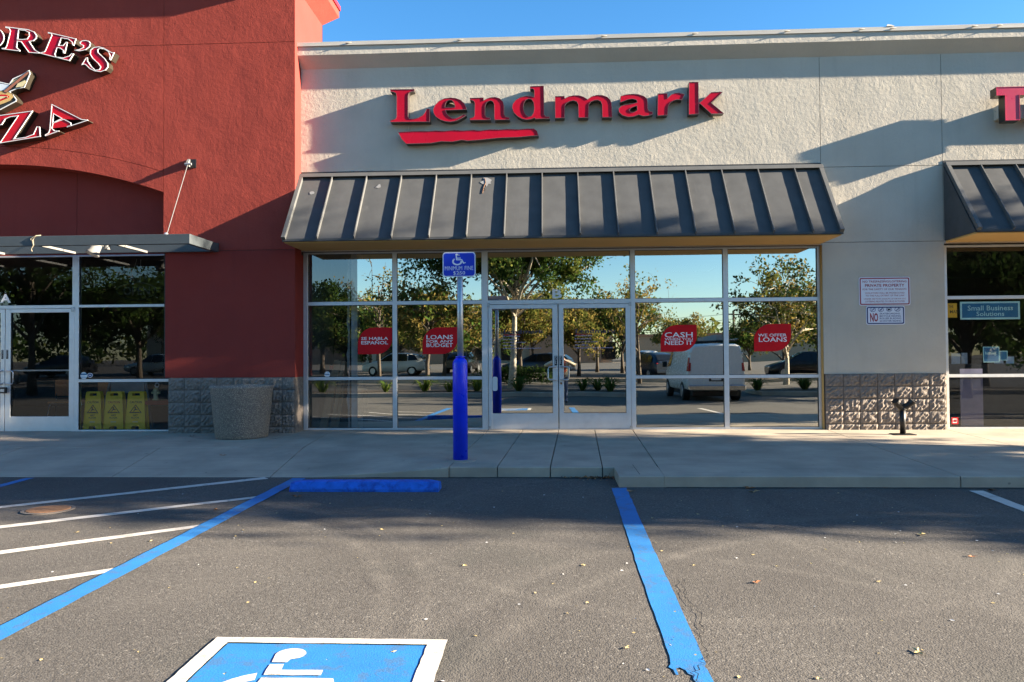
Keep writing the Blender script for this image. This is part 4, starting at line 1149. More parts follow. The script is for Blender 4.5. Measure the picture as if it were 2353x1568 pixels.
# ------------------------------------------------------------------ property notices on the grey pier
def notice(px0, px1, py0, py1, label, border, rows):
    def q(px, py): return (5.117+(px-150)/1435*.828, 2.51-(py-155)/785*.47)
    ax, az = q(px0, py1); bx, bz = q(px1, py0)
    yb = WY-.004
    o = plate_obj('wall_notice', [rrect(ax, bx, az, bz, .032)], yb-.003, yb, M['sign_white'], None)
    setp(o, label, 'sign', 'metal notices screwed to the pier')
    i0, i1 = .013, .031
    plate_obj('border', [rrect(ax+i0, bx-i0, az+i0, bz-i0, .026), rrect(ax+i1, bx-i1, az+i1, bz-i1, .014)], yb-.0046, yb-.0034, border, o)
    for body, a, b, c, d, m, off in rows:
        xa, za = q(a, d); xb, zb = q(b, c)
        text_on('lettering', body, xa, xb, za, zb, yb-.0046, m, o, off=off)
    return o, q, yb
o, q, yb = notice(150, 1585, 155, 940, 'larger white metal notice with a maroon border and seven lines of print', M['sign_maroon'], [
    ('NO TRESPASSING/LOITERING', 255, 1485, 250, 307, M['sign_maroon'], .012), ('PRIVATE PROPERTY', 320, 1425, 345, 427, M['sign_maroon'], .018),
    ('FOR THE SAFETY OF OUR TENANTS', 255, 1480, 468, 517, M['sign_maroon'], .004), ('VIOLATORS WILL BE PROSECUTED', 320, 1425, 575, 617, M['sign_maroon'], .004),
    ('TO THE FULL EXTENT OF THE LAW', 330, 1420, 645, 690, M['sign_maroon'], .004), ('UNDER SECTION 602(K)PC & 9.08.030 SCC', 285, 1460, 740, 784, M['sign_maroon'], .004),
    ('LOITERING RELATED TO DRUG ACTIVITIES', 320, 1425, 806, 850, M['sign_maroon'], .004)])
for p in ((868, 215), (870, 880)):
    x, z = q(*p); MB().tube([(x, yb-.003, z), (x, yb-.007, z)], .006, 8).build('screw', M['steel'], o)
o, q, yb = notice(340, 1425, 955, 1470, 'smaller white notice with a blue border, four crossed-out circles and a maroon NO', M['sign_navy'], [
    ('NO', 450, 675, 1145, 1387, M['sign_maroon'], .03), ('SKATEBOARDING', 720, 1290, 1143, 1188, M['sign_navy'], .01), ('BICYCLE RIDING', 720, 1310, 1208, 1256, M['sign_navy'], .01),
    ('ROLLER BLADING', 720, 1318, 1273, 1320, M['sign_navy'], .01), ('SCOOTER RIDING', 720, 1320, 1342, 1390, M['sign_navy'], .01)])
for k, (px, py) in enumerate(((530, 1055), (755, 1055), (985, 1050), (1218, 1052))):
    ring = [q(px+82*math.cos(R(a)), py+60*math.sin(R(a))) for a in range(0, 360, 18)]
    plate_obj('ban_circle', [ring, inset(ring, .0065)], yb-.0046, yb-.0034, M['sign_navy'], o)
    plate_obj('ban_bar', [[q(px-50, py+40), q(px-38, py+50), q(px+50, py-40), q(px+38, py-50)]], yb-.0046, yb-.0034, M['sign_navy'], o)
    pic = ([(-50, -4), (50, -4), (50, 6), (-50, 6)], [(-45, 5), (0, -12), (45, 5), (0, 22)], [(-48, -25), (-15, -25), (10, -5), (45, -5), (45, 25), (-35, 25)], [(-45, 22), (40, 22), (48, -25), (40, -25), (34, 14), (-45, 14)])[k]
    plate_obj('pictogram', [[q(px+a, py+b) for a, b in pic]], yb-.0052, yb-.0047, M['black'] if k == 2 else M['sign_navy'], o)
x, z = q(870, 1005); MB().tube([(x, yb-.003, z), (x, yb-.007, z)], .006, 8).build('screw', M['steel'], o)

# ------------------------------------------------------------------ red leaf-shaped window stickers
def sticker(x0, x1, z0, z1, label, lines):
    w = x1-x0; h = z1-z0
    pts = [(x0, z0)]
    rx, rz = w*.46, h*.60
    pts += [(x1-rx+rx*math.cos(R(a)), z0+rz+rz*math.sin(R(a))) for a in range(-90, 1, 9)]
    pts += [(x1, z1)]
    pts += [(x0+rx+rx*math.cos(R(a)), z1-rz+rz*math.sin(R(a))) for a in range(90, 181, 9)]
    o = plate_obj('window_sticker', [pts], .0085, .0105, M['sticker'], None)
    setp(o, label, 'window sticker', 'red stickers on the storefront glass')
    for body, fa, fb, fc, fd in lines:
        text_on('lettering', body, x0+w*fa, x0+w*fb, z1-h*fd, z1-h*fc, .0072, M['white_vinyl'], o, off=.010)
    return o
sticker(-3.292, -2.690, 1.295, 1.753, 'red leaf-shaped sticker reading SE HABLA ESPAÑOL', [('SE HABLA', .10, .875, .355, .465), ('ESPAÑOL', .10, .875, .475, .635)])
sticker(-2.169, -1.560, 1.288, 1.748, 'red leaf-shaped sticker reading LOANS FOR ANY BUDGET', [('LOANS', .11, .86, .285, .445), ('FOR ANY', .11, .86, .475, .575), ('BUDGET', .11, .86, .595, .735)])
sticker(1.881, 2.487, 1.302, 1.755, 'red leaf-shaped sticker reading CASH WHEN YOU NEED IT', [('CASH', .11, .885, .275, .470), ('WHEN YOU', .11, .885, .485, .580), ('NEED IT', .11, .885, .595, .745)])
sticker(3.435, 4.050, 1.298, 1.757, 'red leaf-shaped sticker reading WE OFFER LOANS', [('WE OFFER', .11, .88, .355, .465), ('LOANS', .13, .885, .485, .655)])
for dd, x0, x1, lab in ((dA, -.789, -.136, 'a'), (dB, .436, 1.087, 'b')):
    nm = setp(bpy.data.objects.new('door_lettering', None), 'small purple shop name on the ' + ('door leaf beside the mail box' if lab == 'a' else 'door leaf with the round lock cylinder'), 'window lettering', 'purple shop names on the glass doors')
    col.objects.link(nm); WPOS[nm.name] = Vector()
    sc_ = (x1-x0)/(2.60+2.66)
    ox = -2.659
    zs_ = [z for k in 'Lendmark' for _, z in LET[k][0]]
    for k in 'Lendmark':
        lp = [[(x0+(x-ox)*.1235, 1.628+(z-5.20)*.1235) for x, z in l] for l in LET[k]]
        plate_obj('letter', lp, .0085, .0092, M['violet_vinyl'], nm)
    lp = [[(x0+.012+(x+2.52)*.1235, 1.628+(z-5.16)*.10) for x, z in LET['swoosh'][0]]]
    plate_obj('brush_stroke', lp, .0085, .0092, M['sign_maroon'], nm)
def octagon(name, cx, cz, r, y, m, label, parent=None, group=None):
    o = plate_obj(name, [[(cx+r*math.cos(R(22.5+45*k)), cz+r*math.sin(R(22.5+45*k))) for k in range(8)]], y, y+.0015, m, parent)
    if label: setp(o, label, 'sticker', group)
    return o
oc = octagon('octagon_sticker', -3.825, .952, .052, .0085, M['white_vinyl'], 'white octagonal alarm sticker low on the glass beside the leaning timbers')
MB().box(-3.865, -3.785, .0070, .0083, .946, .958).build('stripe', M['teal'], oc)
oc = octagon('octagon_sticker', -8.058, .955, .064, SY+.0085, M['white_vinyl'], 'pale blue octagonal sticker, largest of three low on the pizza shop glass')
MB().box(-8.114, -8.002, SY+.0070, SY+.0083, .968, .995).build('stripe', M['teal'], oc)
MB().box(-8.114, -8.002, SY+.0070, SY+.0083, .925, .935).build('stripe', M['teal'], oc)
def disc(cx, cz, r, m, label):
    o = plate_obj('round_sticker', [[(cx+r*math.cos(R(20*k)), cz+r*.85*math.sin(R(20*k))) for k in range(18)]], SY+.0085, SY+.010, M['white_vinyl'], None)
    setp(o, label, 'sticker')
    plate_obj('print', [[(cx+r*.82*math.cos(R(20*k)), cz+r*.68*math.sin(R(20*k))) for k in range(18)]], SY+.0072, SY+.0084, m, o)
    MB().box(cx-r*.5, cx+r*.5, SY+.0062, SY+.0071, cz-.006, cz+.006).build('stripe', M['white_vinyl'], o)
disc(-8.168, .943, .036, M['sign_maroon'], 'small maroon round sticker next to the pale blue octagon')
disc(-7.945, .962, .048, M['sign_navy'], 'blue oval sticker next to the pale blue octagon')

# ------------------------------------------------------------------ things at the wall
WS = MB()
wx0, wx1, wy0, wy1 = -2.83, -1.20, -4.74, -4.50
gz = ground_z(-4.62)-.004
n_ = 14
ringp = [(0, 0), (.0, .03), (.045, .095), (.055, .105), (.185, .105), (.195, .095), (.24, .03), (.24, 0)]
vs = []
random.seed(3)
for i in range(n_+1):
    t = i/n_
    e = .10*(abs(t-.5)*2)**14
    for (dy, dz) in ringp:
        yy = wy0+dy+random.uniform(-.003, .003)
        vs.append((wx0+(wx1-wx0)*t, yy-.10, ground_z(yy)-.004+dz*(1-e*1.5)+random.uniform(-.002, .002)))
m_ = len(ringp)
WS.add(vs, [(i*m_+j, i*m_+j+1, (i+1)*m_+j+1, (i+1)*m_+j) for i in range(n_) for j in range(m_-1)]+[tuple(range(m_)), tuple(range(n_*m_+m_-1, n_*m_-1, -1))])
o = WS.build('wheel_stop', M['blue_block'], None, bev=.006)
setp(o, 'blue painted concrete wheel stop lying by the curb ramp', 'wheel stop')

TC = thing('trash_can', 'squat tapered exposed-aggregate litter bin beside the red pier', 'litter bin', (-4.92, -.98, walk_z(-4.92, -.98)))
c = (-4.92, -.98, walk_z(-4.92, -.98))
MB().lathe(c, ((.395, .0), (.395, .02), (.405, .03), (.478, .77), (.490, .785), (.490, .815), (.480, .825), (.43, .825), (.425, .815), (.42, .74), (.41, .60)), 48).build('bin_body', M['aggregate'], TC, smooth=False)
for p in TC.children[0].data.polygons: p.use_smooth = len(p.vertices) == 4
MB().lathe((c[0], c[1], c[2]+.5), ((.40, 0), (.40, .01)), 32).build('liner', M['black'], TC)

SPD = thing('standpipe', 'short black standpipe with two capped inlets in front of the block plinth', 'standpipe', (5.49, -.80, walk_z(5, -.8)))
bz = walk_z(5, -.8)
MB().box(5.33, 5.65, -.92, -.68, bz-.004, bz+.012).build('base_plate', M['black_metal'], SPD, bev=.004)
MB().tube([(5.49, -.80, bz+.012), (5.49, -.80, .40)], .042, 16).build('riser', M['black_metal'], SPD, smooth=True)
MB().tube([(5.49, -.80, .36), (5.49, -.80, .375), (5.49, -.80, .385), (5.49, -.80, .43)], [.045, .062, .062, .05], 16).build('coupling', M['black_metal'], SPD)
for s in (-1, 1):
    MB().tube([(5.49, -.80, .40), (5.49+s*.05, -.82, .425), (5.49+s*.10, -.845, .465), (5.49+s*.125, -.86, .50)], [.052, .050, .046, .046], 14).build('inlet', M['black_metal'], SPD, smooth=True)
    MB().tube([(5.49+s*.112, -.853, .478), (5.49+s*.135, -.868, .512)], [.056, .056], 12).build('inlet_cap', M['black_metal'], SPD)
    MB().tube([(5.49+s*.17, -.85, .49), (5.49+s*.185, -.855, .505)], .012, 6).build('cap_lug', M['black_metal'], SPD)

SL_ = thing('spot_lamp', 'white can spot lamp hung under the grey canopy', 'lamp', (-7.2, -1.2, 3.06))
a = Vector((-7.19, -1.16, 3.085)); d = Vector((-.30, -.30, -.90)).normalized()
MB().tube([a, a+d*.03, a+d*.15, a+d*.155, a+d*.19, a+d*.20], [.05, .072, .082, .098, .106, .106], 24).build('lamp_can', M['white_steel'], SL_, smooth=True)
MB().tube([a+d*.196, a+d*.203], [.098, .098], 24).build('lens', M['lens'], SL_)
MB().tube([a+d*.03, Vector((-7.12, -1.10, 3.06)), Vector((-7.09, -1.08, 3.04))], .02, 8).tube([(-7.09, -1.08, 3.00), (-7.09, -1.08, 3.09)], .045, 12).build('bracket', M['white_steel'], SL_)
box('lamp_rail', M['canopy'], SL_, -7.6, -6.8, -1.11, -1.05, 3.085, 3.12)

st = MB().tube([(-8.02, -1.505, 3.02), (-8.03, -1.51, 3.10), (-7.98, -1.508, 3.168), (-7.93, -1.47, 3.18), (-8.0, -1.42, 3.17)], .008, 6).tube([(-8.02, -1.505, 3.02), (-8.06, -1.50, 2.96), (-8.05, -1.49, 2.925)], .006, 6).tube([(-7.98, -1.512, 3.168), (-8.06, -1.515, 3.12), (-8.03, -1.512, 3.05)], .005, 6)
o = st.build('string', M['rail'], None)
setp(o, 'loop of frayed pale string tied round the canopy edge', 'string')

lb = thing('lock_box', 'small black key lock box hanging from the pizza shop door handle', 'lock box', (-9.44, SY-.06, .72))
MB().box(-9.495, -9.385, SY-.095, SY-.045, .66, .765).build('case', M['black_metal'], lb, bev=.006)
MB().box(-9.475, -9.405, SY-.0975, SY-.0955, .685, .735).build('keypad', M['steel'], lb)
MB().tube([(-9.47, SY-.07, .765), (-9.47, SY-.07, .83), (-9.44, SY-.07, .85), (-9.41, SY-.07, .83), (-9.41, SY-.07, .765)], .007, 8).build('shackle', M['steel'], lb)

# ------------------------------------------------------------------ seen through the pizza shop glass
def wet_sign(x0, x1, label, wordm):
    w = x1-x0; cx = (x0+x1)/2; y = -.05; z1 = .675
    t = thing('wet_floor_sign', label, 'wet floor sign', (cx, y+.06, 0), group='yellow wet floor signs behind the glass')
    k = w/.34
    def P(u, v): return (cx+u*k, v)
    def leaf(yf, lean, par):
        out = [P(-.17, 0), P(-.07, 0), P(-.055, .075), P(.055, .075), P(.07, 0), P(.17, 0), P(.135, z1-.06), P(.125, z1-.01), P(.11, z1), P(-.11, z1), P(-.125, z1-.01), P(-.135, z1-.06)]
        hole = [P(-.065, z1-.075), P(.065, z1-.075), P(.06, z1-.03), P(-.06, z1-.03)]
        o = plate_obj('board', [out, hole], 0, .018, M['yellow'], par)
        for v in o.data.vertices: v.co.y += yf+v.co.z*lean
        return o
    f = leaf(y, .05, t); leaf(y+.14, -.05, t)
    def pr(loops, m, par, name='print'):
        o = plate_obj(name, loops, -.0025, -.0005, m, par)
        for v in o.data.vertices: v.co.y += y+v.co.z*.05
        return o
    def tx(b, a0, a1, b0, b1, m):
        xa, za = P(a0, b0); xb, zb = P(a1, b1)
        o = text_on('lettering', b, xa, xb, za, zb, -.0025, m, f, off=.02)
        for v in o.data.vertices: v.co.y += y+v.co.z*.05
    tx('CAUTION', -.10, .10, .470, .510, wordm)
    tri = [P(-.105, .30), P(.105, .30), P(0, .45)]
    pr([tri, inset(tri, .012)], M['print_black'], f, 'warning_triangle')
    pr([[P(-.02, .40), P(.005, .405), P(.0, .375), P(.035, .36), P(.03, .35), P(.0, .355), P(-.03, .325), P(-.04, .33), P(-.015, .365)]], M['print_black'], f, 'pictogram')
    pr([[P(-.07, .313), P(.06, .313), P(.06, .320), P(-.07, .320)]], M['print_black'], f, 'pictogram')
    tx('WET', -.04, .04, .245, .275, M['print_black']); tx('FLOOR', -.065, .065, .205, .235, M['print_black'])
    pr([[P(-.045, .14), P(.045, .14), P(.045, .158), P(-.045, .158)]], M['dough'], f, 'panel')
wet_sign(-8.125, -7.785, 'yellow wet floor sign standing closest to the pizza shop doors', M['print_black'])
wet_sign(-7.762, -7.395, 'yellow wet floor sign with its top word in red, middle of three', M['print_red'])
wet_sign(-7.372, -7.005, 'yellow wet floor sign standing next to the hydrant ornament', M['print_black'])
lg = MB().box(-7.09, -6.47, .0, .28, .44, .51)
o = lg.build('display_shelf', M['red_smooth'], None); setp(o, 'low red ledge behind the glass carrying a hydrant ornament', 'ledge')
HY = thing('hydrant_ornament', 'small cream fire hydrant ornament on the red ledge', 'ornament', (-6.95, .2, .51))
MB().lathe((-6.95, .2, .51), ((.055, 0), (.055, .02), (.038, .03), (.042, .15), (.05, .16), (.048, .18), (.032, .215), (.014, .225)), 16).build('hydrant_body', M['dough'], HY, smooth=True)
for s in (-1, 1): MB().tube([(-6.95+s*.03, .2, .64), (-6.95+s*.075, .2, .64)], .022, 10).build('outlet', M['dough'], HY)
MB().tube([(-6.93+.035*math.cos(R(a)), .2, .775+.035*math.sin(R(a))) for a in range(-90, 280, 30)], .012, 6).build('ring', M['white'], HY)
bd = thing('sandwich_board', 'folded wooden sandwich board standing behind the wet floor signs', 'board', (-7.7, .55, 0))
for s in (-1, 1):
    MB().hexa([(-7.7+s*.50-.02, .55, 0), (-7.7+s*.50+.02, .55, 0), (-7.7+s*.50+.02, .58, 0), (-7.7+s*.50-.02, .58, 0), (-7.7+s*.33-.02, .62, .84), (-7.7+s*.33+.02, .62, .84), (-7.7+s*.33+.02, .65, .84), (-7.7+s*.33-.02, .65, .84)]).build('leg', M['white_steel'], bd)
box('board_panel', M['interior'], bd, -8.01, -7.39, .62, .64, .62, .82)
def chair(x, y, rz, label):
    t = thing('chair', label, 'chair', (x, y, 0), rz, group='dining chairs behind the pizza shop door')
    def L(mb, nm, m): return mb.build(nm, m, t, world=False)
    L(MB().box(-.21, .21, -.2, .2, .43, .46), 'seat', M['leaf_rust'])
    L(MB().box(-.20, .20, .19, .22, .55, .85), 'backrest', M['leaf_rust'])
    for sx in (-1, 1):
        L(MB().tube([(sx*.24, -.24, 0), (sx*.17, -.15, .43)], .011, 6), 'leg', M['chrome'])
        L(MB().tube([(sx*.24, .26, 0), (sx*.17, .15, .43), (sx*.18, .2, .6)], .011, 6), 'leg', M['chrome'])
chair(-9.15, 1.0, .3, 'steel-legged dining chair close to the open edge of the pizza shop door')
chair(-8.62, 1.15, -.4, 'steel-legged dining chair behind the middle of the pizza shop door glass')

ON = thing('unlit_open_sign', 'unlit oval OPEN neon sign hanging in the dark pizza shop window', 'neon sign', (-7.3, .25, 2.45))
el = [(-7.28+.36*math.cos(R(a)), .15, 2.44+.15*math.sin(R(a))) for a in range(0, 361, 12)]
MB().tube(el, .008, 5).build('tube_ring', M['neon_off'], ON)
text_on('lettering', 'OPEN', -7.52, -7.04, 2.37, 2.52, .15, M['neon_off'], ON)
for s in (-.12, .06): MB().tube([(-7.28+s, .15, 2.58), (-7.28+s*.4+.05, .15, 3.0)], .004, 5).build('chain', M['steel'], ON)

# ------------------------------------------------------------------ seen through the grey building's glass
for k, (xb, xt, yb, ln) in enumerate(((-4.06, -3.82, .42, 'outer'), (-3.97, -3.75, .36, 'inner'), (-3.86, -3.68, .40, 'short'), (-3.80, -3.64, .47, 'back'))):
    zt = 1.20-.012*k
    o = MB().hexa([(xb-.035, yb, 0), (xb+.035, yb, 0), (xb+.035, yb+.035, 0), (xb-.035, yb+.035, 0), (xt-.035, yb+.12, zt), (xt+.035, yb+.12, zt), (xt+.035, yb+.155, zt), (xt-.035, yb+.155, zt)]).build('timber_length', M['wood'], None)
    setp(o, 'bare timber length leaning inside the window by the white column, %s of four' % ('outermost', 'second', 'third', 'innermost')[k], 'timber', 'timber lengths leaning inside the window')
def poster(x0, x1, z0, z1, y, m, bm, label, lines, name='poster'):
    o = box(name, bm, None, x0, x1, y, y+.004, z0, z1)
    setp(o, label, 'poster')
    b = .03 if x1-x0 > .5 else .012
    box('print_field', m, o, x0+b, x1-b, y-.0012, y-.0003, z0+b, z1-b)
    for body, a, bb, c, d, mm in lines:
        text_on('lettering', body, x0+(x1-x0)*a, x0+(x1-x0)*bb, z0+(z1-z0)*c, z0+(z1-z0)*d, y-.0022, mm, o, off=.005)
    return o
poster(6.829, 7.793, 1.803, 2.100, .035, M['teal'], M['pale_teal'], 'teal window sign reading Small Business Solutions', [('Small Business', .125, .885, .50, .78, M['pale_teal']), ('Solutions', .27, .735, .19, .44, M['pale_teal'])], 'window_sign')
poster(7.195, 7.457, 1.090, 1.349, .05, M['teal'], M['pale_teal'], 'teal poster reading We\'re hiring', [("We're", .12, .72, .70, .90, M['sign_navy']), ('hiring.', .12, .86, .44, .68, M['pale_teal'])])
poster(7.47, 7.60, 1.12, 1.28, .07, M['teal'], M['pale_teal'], 'small plain teal leaflet beside the hiring poster', [])
poster(6.50, 6.785, 1.838, 2.078, .05, M['book_yellow'], M['book_yellow'], 'yellow poster with black words THE and MAN', [('THE', .52, .80, .68, .86, M['print_black']), ('MAN', .60, 1.1, .30, .52, M['print_black'])])
o = box('display_screen', M['lavender'], None, 6.82, 7.185, .06, .075, .02, .985)
setp(o, 'tall plain lavender panel standing behind the glass', 'panel')
o = box('square_sticker', M['white_vinyl'], None, 6.642, 6.752, .0085, .0105, .072, .184); setp(o, 'small square sticker with a red frame low on the glass', 'sticker')
plate_obj('frame_print', [rrect(6.642, 6.752, .072, .184, .008), rrect(6.660, 6.734, .090, .166, .006)], .0070, .0084, M['sign_red2'], o)
box('print', M['sign_maroon'], o, 6.672, 6.722, .0070, .0084, .108, .148)
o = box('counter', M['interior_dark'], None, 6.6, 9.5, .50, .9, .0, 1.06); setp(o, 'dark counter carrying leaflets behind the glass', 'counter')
for k, (x, w, h, mm) in enumerate(((6.72, .17, .17, 'paper'), (6.94, .15, .18, 'paper'), (7.11, .10, .19, 'paper'), (7.66, .15, .20, 'paper'), (7.86, .13, .12, 'white_vinyl'))):
    q_ = MB().box(x, x+w, .56, .57, 1.062, 1.062+h).build('leaflet', M[mm], None)
    setp(q_, ('wide grey leaflet standing closest to the stucco pier', 'grey leaflet standing second from the stucco pier', 'narrow leaflet half hidden by the hiring poster', 'tall pale leaflet beyond the hiring poster', 'low white leaflet at the far end of the counter')[k], 'leaflet', 'leaflets on the dark counter')
o = box('small_extinguisher_sign', M['sign_red2'], None, -3.93, -3.86, .50, .505, 1.03, 1.10); setp(o, 'little red tag behind the glass above the leaning timbers', 'tag')

# ------------------------------------------------------------------ fallen leaves
def leaf_mesh(seed, L):
    random.seed(seed)
    n = 10
    pts = []
    for k in range(n):
        a = 2*math.pi*k/n
        r = L*(.55+.45*abs(math.cos(a*2.5)))*(1.0 if k % 2 == 0 else .6)
        pts.append((r*math.cos(a), r*.62*math.sin(a), .10*L*math.cos(a*2)+.12*L+random.uniform(0, .12*L)))
    me = bpy.data.meshes.new('leaf')
    me.from_pydata([(0, 0, .004)]+pts, [], [(0, 1+k, 1+(k+1) % n) for k in range(n)])
    return me
LEAF = [(-2.64, -5.13), (-3.23, -5.76), (-1.44, -6.50), (2.14, -4.82), (.85, -4.80), (4.65, -4.70), (1.36, -5.88), (2.44, -6.84), (3.03, -6.60), (1.60, -7.52), (3.09, -7.24), (2.16, -7.85), (1.35, -7.89), (1.87, -9.02), (1.02, -7.50), (2.15, -4.62), (.58, -4.15), (.38, -4.15), (-2.64, -6.55), (-3.26, -6.93), (-4.05, -6.65), (-.51, -4.80), (-.62, -7.54), (.23, -7.52), (.39, -9.00), (-.82, -9.09), (-1.26, -9.55), (1.26, -9.34), (1.48, -6.33), (.92, -6.04)]
BIG = {0: ('large curled brown leaf in front of the wheel stop', 'leaf_brown', .075), 1: ('tan leaf by the blue stripe near the wheel stop', 'leaf_rust', .05), 3: ('pale tan leaf lying in front of the grey kerb, among two', 'leaf_tan', .075), 4: ('curled tan leaf at the head of the flaking blue stripe', 'leaf_tan', .07), 5: ('brown leaf by the end of the white stall line', 'leaf_brown', .085), 8: ('yellow lobed leaf out on the sunlit asphalt, largest of its colour', 'leaf_yellow', .06), 15: ('big upright rust-brown leaf against the kerb', 'leaf_rust', .08), 10: ('small rust-coloured leaf alone on the sunlit asphalt', 'leaf_rust', .04), 12: ('small orange leaf beyond the cracked blue stripe', 'leaf_rust', .045), 13: ('long pale leaf lowest on the open asphalt', 'leaf_yellow', .05)}
lm = {}
for k, (x, y) in enumerate(LEAF):
    lab, mm, L = BIG.get(k, ('tiny pale dry leaf scrap lying on the asphalt', 'leaf_yellow', random.Random(k).uniform(.018, .032)))
    o = link('fallen_leaf', leaf_mesh(40+k, L), M[mm], None)
    o.location = (x, y, ground_z(y)+.002)
    o.rotation_euler = (random.uniform(-.07, .07), random.uniform(-.07, .07), random.uniform(0, 6.28))
    setp(o, lab, 'leaf', 'tiny leaf scraps on the asphalt' if k not in BIG else 'larger fallen leaves')
for (x, y, lab) in ((-5.75, -.95, 'brown leaf on the sidewalk below the wet floor signs'), (-4.45, -2.78, 'dark red leaf on the sidewalk in front of the litter bin')):
    o = link('fallen_leaf', leaf_mesh(int(x*-90), .06), M['leaf_brown' if x < -5 else 'leaf_rust'], None)
    o.location = (x, y, walk_z(x, y)+.004); setp(o, lab, 'leaf', 'leaves on the sidewalk')
# litter gathered in the kerb corner and pale grit scattered over the asphalt
random.seed(21)
lit = MB()
for k in range(70):
    x = .75-abs(random.gauss(0, .34)); y = -3.96-abs(random.gauss(0, .06)); r = random.uniform(.012, .032); a = random.uniform(0, 6.28)
    z = ground_z(y)+random.uniform(.004, .02)
    lit.add([(x+r*math.cos(a), y+r*math.sin(a), z), (x-r*.5*math.sin(a), y+r*.5*math.cos(a), z+random.uniform(0, .02)), (x-r*math.cos(a), y-r*math.sin(a), z), (x+r*.5*math.sin(a), y-r*.5*math.cos(a), z+.004)], [(0, 1, 2, 3)], random.randrange(3))
o = lit.build('leaf_litter', [M['leaf_brown'], M['leaf_rust'], M['leaf_tan']], None)
setp(o, 'drift of brown leaf litter in the kerb corner', 'leaf litter', kind='stuff')
gr = MB()
for k in range(260):
    y = -4.6-5.4*random.random()**.7; x = random.uniform(-4.5, 5.2); r = random.uniform(.003, .010); a = random.uniform(0, 6.28); z = ground_z(y)+.004
    gr.add([(x+r*1.6*math.cos(a), y+r*1.6*math.sin(a), z), (x-r*math.sin(a), y+r*math.cos(a), z+.003), (x-r*1.6*math.cos(a), y-r*1.6*math.sin(a), z), (x+r*math.sin(a), y-r*math.cos(a), z)], [(0, 1, 2, 3)], random.randrange(2))
o = gr.build('grit', [M['leaf_yellow'], M['paper']], None)
setp(o, 'pale grit and leaf crumbs scattered over the asphalt', 'grit', kind='stuff')

# ------------------------------------------------------------------ the car park behind the camera (seen in the glass) and the trees that shade the walk
import numpy as np
def gx(px, L):
    """x of something whose mirror image stands at a given bearing, L metres from the lens by way of the glass"""
    return (px-1262.0)/1765.0*L

def leaves_mesh(name, centers, radii, per, size, seed, droop=.35, nm=2, bias=0):
    rs = np.random.RandomState(seed)
    C = np.repeat(np.asarray(centers), per, axis=0)
    Rr = np.repeat(np.asarray(radii), per)[:, None]
    d = rs.normal(size=C.shape); d /= np.linalg.norm(d, axis=1)[:, None]+1e-9
    P = C+d*Rr*(rs.rand(len(C), 1)**.45)*np.array([1, 1, .8])
    n = len(P)
    u = rs.normal(size=(n, 3)); u[:, 2] -= droop; u /= np.linalg.norm(u, axis=1)[:, None]
    w = rs.normal(size=(n, 3)); w = np.cross(u, w); w /= np.linalg.norm(w, axis=1)[:, None]+1e-9
    s = size*(.6+.8*rs.rand(n, 1))
    V = np.stack([P-u*s*.6, P+w*s*.32-u*s*.05, P+u*s*.6, P-w*s*.32-u*s*.05], axis=1).reshape(-1, 3)
    me = bpy.data.meshes.new(name)
    me.vertices.add(4*n); me.vertices.foreach_set('co', V.astype(np.float32).ravel())
    me.loops.add(4*n); me.loops.foreach_set('vertex_index', np.arange(4*n, dtype=np.int32))
    me.polygons.add(n); me.polygons.foreach_set('loop_start', np.arange(0, 4*n, 4, dtype=np.int32))
    cl = np.repeat(rs.randint(0, nm, len(centers)), per)
    mi = np.where(rs.rand(n) < .35, rs.randint(0, nm, n), cl).astype(np.int32)
    me.polygons.foreach_set('material_index', mi)
    me.update(calc_edges=True); me.validate()
    return me

